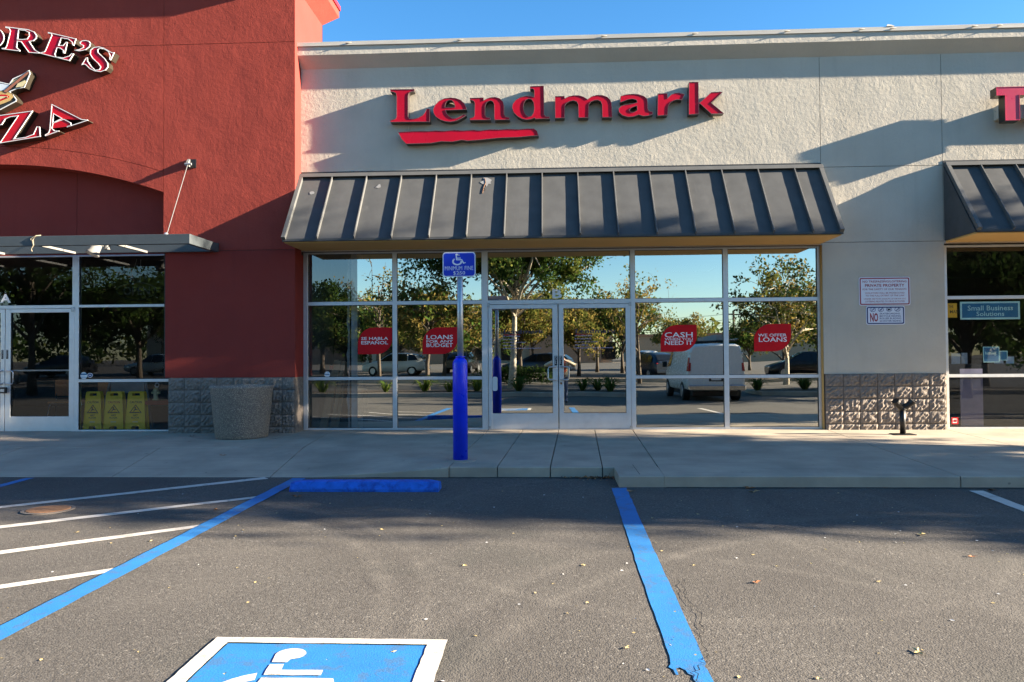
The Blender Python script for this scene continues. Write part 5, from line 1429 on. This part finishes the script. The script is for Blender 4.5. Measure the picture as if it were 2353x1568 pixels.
def tree(name, label, x, y, h, cz, rx, rz, mats, nclump=60, per=90, size=.17, clump=.62, trunk=.14, bark='bark', seed=1, group=None, open_=0.0, fork=.45, lean=(0, 0)):
    """tapered trunk, limbs and twigs; leaf clumps sit on the limb ends"""
    rnd = random.Random(seed)
    z0 = ground_z(y)-.05
    t = thing(name, label, 'tree', (x, y, z0), group=group)
    mb = MB()
    tip = Vector((lean[0], lean[1], cz+rz*.3))
    base = Vector((0, 0, 0))
    pts = []
    for k in range(7):
        q = base.lerp(tip, k/6); q.x += rnd.uniform(-.12, .12)*(k/6)*trunk*6; q.y += rnd.uniform(-.12, .12)*(k/6)*trunk*6
        pts.append(q)
    mb.tube(pts, [trunk*(1.25 if k == 0 else 1-.75*k/6) for k in range(7)], 9)
    cents, rads = [], []
    nl = max(6, nclump//5)
    for i in range(nl):
        s = rnd.uniform(fork, .98)
        a = pts[0].lerp(pts[-1], s) if s < .98 else pts[-1]
        k = s*6; i0 = min(5, int(k)); a = pts[i0].lerp(pts[i0+1], k-i0)
        th = rnd.uniform(0, 6.283); ph = rnd.uniform(-.45, 1.3)
        e = Vector((rx*math.cos(th)*math.cos(ph), rx*math.sin(th)*math.cos(ph), cz+rz*math.sin(ph)))*1.0
        e.x *= rnd.uniform(.75, 1.0); e.y *= rnd.uniform(.75, 1.0)
        e.x += lean[0]; e.y += lean[1]
        m_ = a.lerp(e, .5)+Vector((rnd.uniform(-.2, .2), rnd.uniform(-.2, .2), rnd.uniform(.05, .35)))
        r0 = trunk*(1-.75*s)*.75
        mb.tube([a, a.lerp(m_, .5)+Vector((0, 0, .08)), m_, e], [r0, r0*.75, r0*.5, r0*.12], 6)
        for q in range(5):
            w = rnd.uniform(.35, 1.0)
            b = (a.lerp(m_, w*2) if w < .5 else m_.lerp(e, w*2-1))
            f = b+Vector((rnd.gauss(0, rx*.24), rnd.gauss(0, rx*.24), rnd.gauss(.12, rz*.22)))
            mb.tube([b, b.lerp(f, .5)+Vector((0, 0, .06)), f], [r0*.35, r0*.22, r0*.06], 5)
            if rnd.random() > open_:
                cents.append(tuple(f)); rads.append(clump*rnd.uniform(.6, 1.25))
                if rnd.random() < .5:
                    cents.append(tuple(b.lerp(f, .6))); rads.append(clump*rnd.uniform(.4, .9))
    mb.build('trunk', M[bark], t, world=False, smooth=True)
    me = leaves_mesh('crown', cents, rads, per, size, seed, nm=len(mats))
    link('crown', me, [M[k] for k in mats], t, world=False)
    return t

G_IS = 'trees of the car park islands'
D2 = ['lf_green', 'lf_olive', 'lf_dark']
# the broad drooping tree whose crown fills the glass above the doors
tree('shade_tree', 'broad leafy tree with a pale trunk reflected above the double doors', gx(1172, 37), -24.5, 11, 7.3, 5.0, 3.6, ['lf_green', 'lf_olive', 'lf_green', 'lf_dark'], 240, 210, .155, .85, .17, 'bark_pale', 5, G_IS, fork=.40, lean=(.6, 0))
tree('shade_tree', 'yellowing forked tree reflected behind the LOANS FOR ANY BUDGET sticker', gx(982, 36), -22.8, 5, 3.6, 2.7, 1.4, ['lf_olive', 'lf_yellow', 'lf_green'], 75, 55, .16, .6, .13, 'bark', 8, G_IS, fork=.42)
tree('shade_tree', 'half-bare twiggy tree reflected next to the white column', gx(868, 44), -31, 7.5, 4.9, 2.5, 2.3, ['lf_yellow', 'lf_olive'], 60, 14, .14, .5, .12, 'bark', 12, G_IS, open_=.3)
tree('shade_tree', 'thin orange-leaved tree reflected between doors and the CASH sticker', gx(1466, 42), -29, 6.5, 4.0, 2.2, 2.1, ['lf_yellow', 'lf_yellow', 'lf_olive'], 70, 16, .14, .5, .10, 'bark', 17, G_IS, open_=.2, fork=.35)
tree('shade_tree', 'dense autumn tree with bare top twigs reflected behind the WE OFFER LOANS sticker', gx(1800, 40), -27, 6.5, 3.7, 3.0, 2.4, ['lf_olive', 'lf_yellow', 'lf_dark'], 120, 40, .16, .62, .14, 'bark_pale', 23, G_IS, open_=.12, fork=.3)
tree('shade_tree', 'small yellow tree reflected inside the glass of the door with the mail box', gx(1225, 54), -41, 6, 3.9, 2.6, 1.8, ['lf_yellow', 'lf_olive'], 80, 26, .17, .6, .12, 'bark', 31, G_IS, fork=.35)
tree('shade_tree', 'small pale-leaved tree reflected inside the door with the round lock', gx(1372, 56), -43, 6, 3.8, 2.6, 1.7, ['lf_yellow', 'lf_yellow', 'lf_olive'], 80, 22, .17, .6, .12, 'bark', 33, G_IS, fork=.35)
tree('shade_tree', 'thick round green tree reflected in the left end of the grey shop glass', gx(735, 58), -45, 7, 3.4, 4.2, 2.9, ['lf_dark', 'lf_dark', 'lf_green'], 110, 80, .22, .95, .2, 'bark', 41, G_IS, fork=.3)
tree('shade_tree', 'olive bushy tree reflected beyond the parked white car', gx(845, 64), -51, 6, 3.2, 4.0, 2.3, ['lf_olive', 'lf_yellow', 'lf_green'], 90, 60, .2, .85, .16, 'bark', 43, G_IS, fork=.3)
tree('shade_tree', 'bright yellow-green tree reflected beyond the blue bollard', gx(1082, 66), -53, 6, 3.3, 3.8, 2.3, ['lf_yellow', 'lf_olive', 'lf_olive'], 90, 60, .2, .85, .16, 'bark', 45, G_IS, fork=.3)
for k, (px, L, cz, rx, rz, sd) in enumerate(((45, 34, 6.2, 3.6, 2.6, 51), (150, 48, 4.2, 4.2, 2.9, 53), (300, 46, 4.0, 4.0, 2.8, 55), (440, 50, 4.4, 4.0, 2.8, 57), (2235, 36, 4.2, 3.3, 2.9, 59), (2400, 34, 4.6, 3.6, 3.2, 61), (590, 60, 4.0, 3.6, 2.6, 63))):
    tree('shade_tree', ('tall tree whose hanging leaves are reflected above the pizza shop doors', 'dark tree reflected in the pizza shop door glass', 'dark tree reflected behind the octagonal stickers', 'dark tree reflected towards the litter bin', 'dark tree reflected behind the teal window sign', 'dark spreading tree reflected beyond the teal window sign', 'dark tree reflected towards the red pier')[k],
         gx(px, L), -(L-13.07), 8, cz, rx, rz, ['lf_dark', 'lf_green', 'lf_dark'], 100, 75, .2, .85, .17, 'bark', sd, G_IS, fork=.32)
# second rank: denser, lower crowns that close the far side of the car park
lab2 = ('near the white column', 'over the roof of the white crossover car', 'next to the blue bollard', 'over the dark blue car', 'behind the purple name on the first door', 'behind the purple name on the second door', 'between doors and first right-hand pane', 'past the CASH sticker', 'next to the utility pole', 'over the WE OFFER sticker', 'at the end of the grey glass')
for k, (px, L, cz, rx, rz, sd, mm) in enumerate(((790, 50, 2.9, 2.7, 1.9, 101, 0), (915, 60, 3.1, 3.4, 2.1, 103, 1), (1020, 52, 2.8, 2.6, 1.7, 105, 1), (1130, 60, 3.2, 3.2, 2.1, 107, 0), (1195, 47, 3.3, 2.3, 1.5, 109, 1), (1330, 50, 3.1, 2.4, 1.6, 111, 1), (1430, 54, 3.3, 2.6, 2.0, 113, 0), (1560, 64, 2.7, 2.6, 1.3, 115, 1), (1715, 62, 2.4, 2.3, 1.3, 117, 0), (1790, 52, 2.8, 3.0, 1.9, 119, 0), (1885, 50, 3.0, 3.0, 2.2, 121, 0))):
    tree('shade_tree', 'low dense tree reflected '+lab2[k].replace('right-hand pane', 'pane beyond them'), gx(px, L), -(L-13.07), 6, cz, rx, rz, (['lf_dark', 'lf_olive', 'lf_green'], ['lf_olive', 'lf_yellow', 'lf_olive'])[mm], 75, 55, .17, .68, .13, 'bark', sd, G_IS, fork=.25)
tree('shade_tree', 'full green tree added east of the white van to shade it', 15.5, -16.2, 6, 3.6, 2.6, 2.4, ['lf_green', 'lf_dark'], 110, 70, .17, .7, .15, 'bark', 131, G_IS, fork=.25)  # tree added behind the camera to keep the sun off the van
tree('shade_tree', 'full green tree added east of the planted island for shade', 20.5, -20.5, 6, 4.2, 2.9, 2.8, ['lf_green', 'lf_dark'], 110, 70, .17, .75, .15, 'bark', 133, G_IS, fork=.25)  # second added tree, placed to shade the van and the lot
# row along the walk to the east: its shade falls over the sidewalk and the stall heads
WT = ((12.6, -4.5, 3.7, 1.8, 2.5, 71, 90), (16.6, -4.8, 5.2, 1.9, 3.2, 73, 120), (18.6, -6.55, 5.3, 1.8, 3.2, 75, 110), (21.5, -4.1, 8.0, 1.6, 2.4, 81, 110), (23.5, -6.1, 6.6, 2.1, 3.6, 77, 130), (27.5, -7.0, 7.4, 2.1, 3.6, 79, 120))
for k, (x, y, cz, rx, rz, sd, n_) in enumerate(WT):
    tree('walk_tree', ('smallest leafy tree planted in the walk past the shop with the red T', 'second leafy tree planted in the walk past the shop with the red T', 'leafy tree at the kerb edge past the shop with the red T', 'slim high-crowned tree in the row along the walk', 'fourth leafy tree in the row along the walk', 'last and tallest leafy tree in the row along the walk')[k], x, y, cz+rz, cz, rx, rz, ['lf_green', 'lf_dark'], n_, 60, .16, .58, .13, 'bark', sd, 'trees along the shop walk', fork=.22)
hd = MB()
# planted island with kerb
def island(x0, x1, y0, y1, label, nm='planter_island'):
    gz_ = min(ground_z(y0), ground_z(y1))
    a = MB().box(x0, x1, y0, y1, gz_-.2, max(ground_z(y0), ground_z(y1))+.15).build(nm, M['concrete'], None, bev=.03, seg=2)
    setp(a, kind='structure', label=label, cat='planter')
    MB().box(x0+.16, x1-.16, y0+.16, y1-.16, gz_, max(ground_z(y0), ground_z(y1))+.155).build('planting_bed', M['soil'], a)
    return a
island(-16, 3.6, -21.4, -18.6, 'long kerbed planting island reflected across the glass')
island(8.6, 24, -21.4, -18.6, 'kerbed planting island reflected beyond the white van')
island(-30, 24, -32.5, -30.0, 'farther kerbed planting island with trees')
# strap-leaved clumps in the beds
def clump_mesh(seed):
    rnd = random.Random(seed)
    mb = MB()
    for k in range(46):
        a = rnd.uniform(0, 6.283); l = rnd.uniform(.28, .55); hgt = rnd.uniform(.25, .55); w = .018
        p = [Vector((.05*math.cos(a), .05*math.sin(a), 0)), Vector((l*.45*math.cos(a), l*.45*math.sin(a), hgt*.85)), Vector((l*.8*math.cos(a), l*.8*math.sin(a), hgt)), Vector((l*1.15*math.cos(a), l*1.15*math.sin(a), hgt*.7))]
        s = Vector((-math.sin(a), math.cos(a), 0))*w
        mb.add([p[0]-s, p[0]+s, p[1]-s, p[1]+s, p[2]-s*.8, p[2]+s*.8, p[3]], [(0, 1, 3, 2), (2, 3, 5, 4), (4, 5, 6)], rnd.randrange(2))
    return mb.mesh('strap_plant')
cm = clump_mesh(3)
for mm in ('lf_strap', 'lf_green'): cm.materials.append(M[mm])
where = ((735, 'pizza shop end'), (880, 'white column'), (968, 'yellowing forked tree'), (1032, 'blue bollard'), (1062, 'blue bollard, second of two'), (1092, 'pale-trunked tree'), (1190, 'door with the mail box'), (1340, 'lock of the second door'), (1375, 'hinge of the second door'), (1400, 'second door, outermost clump'), (1735, 'back of the white van'), (1850, 'end of the grey glass'))
for k, (px, w_) in enumerate(where):
    L = 32.4
    o = bpy.data.objects.new('strap_plant', cm); col.objects.link(o)
    o.location = (gx(px, L), -19.3-.35*(k % 3), ground_z(-20)+.15)
    s = random.Random(k).uniform(1.0, 1.45)
    o.scale = (s*1.15, s, s*.95); o.rotation_euler = (0, 0, k*1.7)
    setp(o, 'clump of strap-leaved plants in the island reflected near the '+w_, 'plant', 'strap-leaved clumps in the island')
hed = leaves_mesh('hedge', [(gx(px, 42)+random.uniform(-.3, .3), -28.6, ground_z(-28.6)+.35+.3*(k % 2)) for k, px in enumerate(range(1110, 1262, 6))], [.5]*26, 90, .12, 9, nm=2)
o = link('hedge', hed, [M['lf_dark'], M['lf_green']], None)
setp(o, 'low dark clipped hedge reflected beside the pale tree trunk', 'hedge')

# ------------------------------------------------------------------ vehicles
def loft(secs, name, m, parent, nseg=20):
    """body from cross-sections (x, half width, z bottom, z belt, z roof, roof half width)"""
    rings = []
    for (x, w, zb, zm, zt, wt) in secs:
        pts = []
        pr = [(0, zb), (w*.72, zb), (w*.96, zb+.10), (w, zb+(zm-zb)*.5), (w*.985, zm), (wt+(w-wt)*.45, zm+(zt-zm)*.5), (wt, zt-.10*(zt-zm)), (wt*.82, zt-.015), (0, zt)]
        pts = [(x, yy, zz) for yy, zz in pr]+[(x, -yy, zz) for yy, zz in reversed(pr[1:-1])]
        rings.append(pts)
    n = len(rings[0])
    mb = MB().add([p for r in rings for p in r], [(i*n+j, i*n+(j+1) % n, (i+1)*n+(j+1) % n, (i+1)*n+j) for i in range(len(rings)-1) for j in range(n)]+[tuple(range(n)), tuple(range(len(rings)*n-1, (len(rings)-1)*n-1, -1))])
    o = mb.build(name, m, parent, world=False)
    for p in o.data.polygons: p.use_smooth = len(p.vertices) == 4
    return o
def wheel(parent, x, y, r, w):
    s = 1 if y > 0 else -1
    t = MB().tube([(x, y-w/2, r), (x, y-w/2+.03, r), (x, y+w/2-.03, r), (x, y+w/2, r)], [r*.93, r, r, r*.93], 24).build('wheel', M['tyre'], parent, world=False, smooth=False)
    MB().tube([(x, y+s*(w/2-.02), r), (x, y+s*(w/2+.012), r)], [r*.66, r*.60], 20).build('rim', M['rim'], t, world=False)
def car(name, label, cat, x, y, rz, secs, wx, wr, track, paint_, wins, extra=None, group=None):
    t = thing(name, label, cat, (x, y, ground_z(y)), rz, group)
    b = loft(secs, 'body', M[paint_], t)
    for a in wx:
        for s in (-1, 1): wheel(t, a, s*track, wr, .24)
    for pl in wins:
        MB().add(pl, [tuple(range(len(pl)))]).build('window', M['car_glass'], t, world=False)
    return t
# white panel van: local +x is its rear, which faces the shops
vx = gx(1640, 27.4)
van_secs = [(-2.75, .80, .42, .95, 1.02, .70), (-2.70, .93, .36, 1.0, 1.10, .80), (-1.95, 1.0, .34, 1.15, 1.28, .82), (-1.25, 1.01, .34, 1.25, 1.95, .80), (-.9, 1.02, .34, 1.27, 2.08, .84), (1.2, 1.02, .36, 1.3, 2.12, .86), (2.5, 1.02, .38, 1.3, 2.10, .86), (2.80, 1.0, .44, 1.3, 2.05, .84), (2.84, .97, .48, 1.3, 2.0, .80)]
VAN = car('white_van', 'white panel van with plain rear doors reflected in the large panes', 'van', vx, -17.15, math.pi/2, van_secs, (-1.75, 1.75), .38, .90, 'car_white', [])
E_ = 2.85
def vp(name, m, x0, x1, y0, y1, z0, z1, bev=.01): return MB().box(x0, x1, y0, y1, z0, z1).build(name, m, VAN, world=False, bev=bev)
for s in (-1, 1):
    d_ = MB().hexa([(E_-.01, s*.012, .62), (E_-.01, s*.93, .62), (E_+.018, s*.93, .62), (E_+.018, s*.012, .62), (E_-.06, s*.012, 1.93), (E_-.06, s*.78, 1.93), (E_-.02, s*.78, 1.93), (E_-.02, s*.012, 1.93)]).build('rear_door', M['car_white'], VAN, world=False, bev=.012)
    for z in (.8, 1.7): MB().box(E_-.02, E_+.03, s*.90-.03, s*.90+.03, z, z+.09).build('hinge', M['car_white'], d_, world=False)
    MB().hexa([(E_-.12, s*.93, 1.12), (E_-.12, s*1.03, 1.12), (E_+.02, s*.99, 1.12), (E_+.02, s*.90, 1.12), (E_-.16, s*.88, 1.60), (E_-.16, s*.955, 1.60), (E_-.03, s*.93, 1.60), (E_-.03, s*.85, 1.60)]).build('tail_light', M['tail_red'], VAN, world=False, bev=.01)
vp('bumper', M['chrome'], E_, E_+.12, -.98, .98, .44, .62, .02)
vp('licence_plate', M['white'], E_+.02, E_+.032, -.18, .16, .80, .96, .004)
vp('plate_recess', M['black'], E_+.015, E_+.024, -.26, .24, .76, 1.0, .004)
vp('underbody', M['black'], -2.4, 2.6, -.8, .8, .2, .40, .02)
for xx in (-.9, .6, 2.2): vp('rack_bar', M['car_black'], xx-.03, xx+.03, -.85, .85, 2.16, 2.20)
for s in (-1, 1): vp('rack_rail', M['car_black'], -1.1, 2.5, s*.84-.025, s*.84+.025, 2.20, 2.25)
vp('rack_pipe', M['interior'], -1.3, 2.3, -.4, -.15, 2.205, 2.40)
for s in (-1, 1):
    MB().add([(-1.72, s*1.0, 1.24), (-.75, s*1.018, 1.27), (-.75, s*.93, 1.86), (-1.2, s*.905, 1.84)], [(0, 1, 2, 3)]).build('window', M['car_glass'], VAN, world=False)
    vp('mirror', M['black'], -1.55, -1.42, s*1.16-.09, s*1.16+.09, 1.22, 1.45)

def wagon(label, x, y, rz, paint_, group=None, name='parked_car'):
    secs = [(-2.25, .70, .36, .62, .68, .60), (-2.18, .84, .28, .68, .76, .70), (-1.3, .91, .24, .86, .98, .74), (-.95, .92, .24, .92, 1.06, .70), (-.1, .93, .24, .96, 1.56, .60), (.8, .93, .25, .98, 1.60, .62), (1.6, .92, .28, 1.0, 1.48, .62), (2.1, .88, .34, 1.0, 1.14, .66), (2.28, .80, .42, .9, .98, .64)]
    wins = []
    for s in (-1, 1):
        wins += [[(-.85, s*.935, 1.0), (.12, s*.945, 1.0), (.12, s*.72, 1.50), (-.12, s*.72, 1.47)], [(.18, s*.945, 1.0), (1.05, s*.945, 1.02), (1.0, s*.72, 1.50), (.18, s*.72, 1.51)], [(1.12, s*.942, 1.03), (1.80, s*.92, 1.06), (1.5, s*.73, 1.42), (1.08, s*.72, 1.49)]]
    wins.append([(-.98, -.72, 1.08), (-.98, .72, 1.08), (-.16, .56, 1.54), (-.16, -.56, 1.54)])
    wins.append([(1.72, -.6, 1.45), (1.72, .6, 1.45), (2.14, .66, 1.14), (2.14, -.66, 1.14)])
    t = car(name, label, 'car', x, y, rz, secs, (-1.38, 1.36), .33, .80, paint_, wins, group=group)
    for s in (-1, 1):
        MB().box(2.14, 2.27, s*.70-.10, s*.70+.10, .80, .98).build('tail_light', M['tail_red'], t, world=False, bev=.02)
        MB().box(-2.26, -2.14, s*.62-.13, s*.62+.13, .60, .72).build('headlight', M['chrome'], t, world=False, bev=.02)
    MB().box(2.2, 2.33, -.8, .8, .38, .56).build('bumper', M[paint_], t, world=False, bev=.03)
    return t
CG = 'cars parked across the car park'
wagon('white crossover car parked side-on, reflected between two red stickers', gx(905, 53), -40.0, 0.05, 'car_white', CG)
wagon('dark blue car reflected between the bollard and the photographer', gx(1236, 50), -37, .25, 'car_dark', CG)
wagon('black car reflected behind the blue bollard', gx(1060, 56), -43.5, math.pi/2+.1, 'car_black', CG)
wagon('black car reflected at the far end of the grey shop glass', gx(1850, 46), -33.8, .1, 'car_black', CG)
wagon('white car reflected next to the thin orange-leaved tree', gx(1490, 62), -49, math.pi/2+.2, 'car_white', CG)
wagon('white car reflected in the pizza shop window', gx(345, 55), -42, .2, 'car_white', CG)
wagon('dark blue car reflected beside the white van', gx(1500, 46), -33.8, math.pi/2-.3, 'car_dark', CG)
wagon('black car reflected low in the pizza shop doors', gx(110, 52), -39, .1, 'car_black', CG)

# ------------------------------------------------------------------ far buildings, pole
FB = thing('store_building', 'long tan store with terracotta gables reflected behind the trees', 'building', (-18, -84, ground_z(-84)))
z_ = ground_z(-84)
MB().box(-52, 8, -92, -84, z_-1, z_+5.4).build('wall', M['far_wall'], FB)
MB().box(-52.1, 8.1, -92.1, -83.8, z_+5.4, z_+6.0).build('cornice', M['far_trim'], FB)
for x in (-44, -30, -14, 2):
    MB().extrude([(x-4.5, -83.2, z_), (x+4.5, -83.2, z_), (x+4.5, -83.2, z_+6.2), (x, -83.2, z_+7.6), (x-4.5, -83.2, z_+6.2)], (0, -.75, 0)).build('gable', M['far_trim'], FB)
for x in range(-50, 7, 4):
    f_ = MB().box(x, x+2.4, -83.98, -83.9, z_+.4, z_+2.8).build('window', M['car_glass'], FB)
W2 = thing('low_building', 'low pale building reflected beyond the white van', 'building', (26, -100, ground_z(-100)))
MB().box(12, 50, -112, -100, 0, 4.2).build('wall', M['far_wall'], W2); MB().box(11.8, 50.2, -112.2, -99.8, 4.2, 4.6).build('cornice', M['far_trim'], W2)
PO = thing('utility_pole', 'thin wooden utility pole with wires reflected between the large panes', 'pole', (gx(1678, 92), -79, ground_z(-79)))
px_ = gx(1678, 92)
MB().tube([(px_, -79, 0), (px_, -79, 6.6)], [.17, .12], 8).build('pole', M['bark'], PO)
MB().box(px_-.9, px_+.9, -79.06, -78.94, 6.0, 6.15).build('crossarm', M['bark'], PO)
for k, z in enumerate((6.2, 5.5, 4.9)):
    MB().tube([(px_-30+i*3, -79-.02*k, z-.004*(225-(i*3-15)**2)*.9+.0) for i in range(11)], .022, 4).build('wire', M['black'], PO)
far = leaves_mesh('treeline', [(x+random.uniform(-3, 3), -118+random.uniform(-4, 4), 2.2+random.uniform(0, 2.6)) for x in range(-95, 96, 3)], [3.4]*64, 130, .8, 77, nm=3)
o = link('treeline', far, [M['lf_dark'], M['lf_green'], M['lf_olive']], None)
setp(o, 'distant dark band of trees closing the car park', 'treeline', kind='stuff')

# ------------------------------------------------------------------ the photographer, seen in the door glass
def person(x, y):
    z0 = ground_z(y)
    t = thing('person', 'person in a cream jacket and jeans holding up a phone, reflected between the doors', 'person', (x, y, z0))
    t.scale = (1.32, 1.15, 1.04)
    J_ = {'pel': (0, 0, .93, .19, .14), 'waist': (0, .0, 1.08, .20, .15), 'chest': (0, -.01, 1.28, .225, .15), 'neck0': (0, -.01, 1.44, .075, .07), 'neck': (0, .0, 1.49, .055, .055), 'head0': (0, .02, 1.56, .070, .082), 'head1': (0, .02, 1.64, .076, .095), 'head2': (0, .01, 1.70, .055, .07),
          'shL': (-.20, -.01, 1.39, .085, .085), 'elL': (-.40, .12, 1.26, .066, .066), 'wrL': (-.09, .27, 1.45, .036, .036), 'hdL': (-.055, .29, 1.52, .032, .022),
          'shR': (.20, -.01, 1.39, .085, .085), 'elR': (.40, .12, 1.26, .066, .066), 'wrR': (.09, .27, 1.45, .036, .036), 'hdR': (.055, .29, 1.52, .032, .022),
          'hpL': (-.095, 0, .87, .105, .105), 'knL': (-.11, .02, .48, .068, .07), 'anL': (-.12, -.02, .10, .045, .048), 'toL': (-.13, .13, .035, .045, .032),
          'hpR': (.095, 0, .87, .105, .105), 'knR': (.12, .03, .48, .068, .07), 'anR': (.14, -.02, .10, .045, .048), 'toR': (.155, .13, .035, .045, .032)}
    ks = list(J_)
    E2 = [('pel', 'waist'), ('waist', 'chest'), ('chest', 'neck0'), ('neck0', 'neck'), ('neck', 'head0'), ('head0', 'head1'), ('head1', 'head2'), ('chest', 'shL'), ('shL', 'elL'), ('elL', 'wrL'), ('wrL', 'hdL'), ('chest', 'shR'), ('shR', 'elR'), ('elR', 'wrR'), ('wrR', 'hdR'),
          ('pel', 'hpL'), ('hpL', 'knL'), ('knL', 'anL'), ('anL', 'toL'), ('pel', 'hpR'), ('hpR', 'knR'), ('knR', 'anR'), ('anR', 'toR')]
    verts = [J_[k][:3] for k in ks]; rad = [J_[k][3:] for k in ks]; ed = [(ks.index(a), ks.index(b)) for a, b in E2]
    # five fingers and a thumb side per hand, curled round the phone edge
    for s, w in ((-1, 'hdL'), (1, 'hdR')):
        b = ks.index(w)
        for k, (dz, ln) in enumerate(((.045, .050), (.022, .056), (0.0, .054), (-.022, .045))):
            i = len(verts)
            verts += [(s*.052, .315, 1.52+dz), (s*.040, .335, 1.522+dz), (s*(.040-ln*.5), .338, 1.523+dz)]
            rad += [(.011, .011), (.010, .010), (.008, .008)]
            ed += [(b, i), (i, i+1), (i+1, i+2)]
        i = len(verts)
        verts += [(s*.04, .285, 1.50), (s*.015, .288, 1.525)]; rad += [(.013, .013), (.010, .010)]; ed += [(b, i), (i, i+1)]
    me = bpy.data.meshes.new('body'); me.from_pydata(verts, ed, [])
    o = bpy.data.objects.new('body', me); col.objects.link(o)
    md = o.modifiers.new('skin', 'SKIN'); md.use_smooth_shade = True
    for k, sv in enumerate(me.skin_vertices[0].data):
        sv.radius = rad[k]; sv.use_root = (k == 0)
    sb = o.modifiers.new('sub', 'SUBSURF'); sb.levels = 1; sb.render_levels = 1
    dg = bpy.context.evaluated_depsgraph_get()
    me2 = bpy.data.meshes.new_from_object(o.evaluated_get(dg))
    bpy.data.objects.remove(o)
    me2.name = 'body'
    b = link('body', me2, [M[k] for k in ('jacket', 'jeans', 'skin', 'shoe', 'shirt')], t, world=False)
    for p in me2.polygons:
        c = p.center
        if c.z < .09: p.material_index = 3
        elif c.z < .90: p.material_index = 1
        elif c.z > 1.47 or (c.y > .255): p.material_index = 2
        elif abs(c.x) < .075 and c.y > .03: p.material_index = 4
        else: p.material_index = 0
        p.use_smooth = True
    hp = [Vector((.088*math.cos(a)*math.cos(e), -.005+.105*math.sin(a)*math.cos(e), 1.655+.10*math.sin(e))) for e in [R(k) for k in (-35, -10, 15, 40, 65, 88)] for a in [2*math.pi*i/16 for i in range(16)]]
    hair = MB().add(hp, [(j*16+i, j*16+(i+1) % 16, (j+1)*16+(i+1) % 16, (j+1)*16+i) for j in range(5) for i in range(16) if not (j < 2 and 1 <= i <= 6)])
    hair.build('hair', M['hair'], t, world=False, smooth=True)
    for s in (-1, 1):
        MB().lathe((s*.030, .112, 1.635), ((.004, -.008), (.011, 0), (.004, .008)), 10).build('eye', M['white'], t, world=False)
        MB().lathe((s*.082, .02, 1.62), ((.006, -.03), (.014, 0), (.008, .03)), 8).build('ear', M['skin'], t, world=False)
    MB().hexa([(-.012, .10, 1.60), (.012, .10, 1.60), (.012, .135, 1.60), (-.012, .135, 1.60), (-.006, .10, 1.645), (.006, .10, 1.645), (.006, .112, 1.645), (-.006, .112, 1.645)]).build('nose', M['skin'], t, world=False, bev=.003)
    MB().box(-.024, .024, .098, .112, 1.568, 1.576).build('mouth', M['sign_maroon'], t, world=False, bev=.002)
    ph = MB().box(-.037, .037, .318, .326, 1.445, 1.60).build('phone', M['black'], None, bev=.003)
    ph.location = (x, y, z0); setp(ph, 'black phone held up by the person in the cream jacket', 'phone')
person(.38, -13.62)
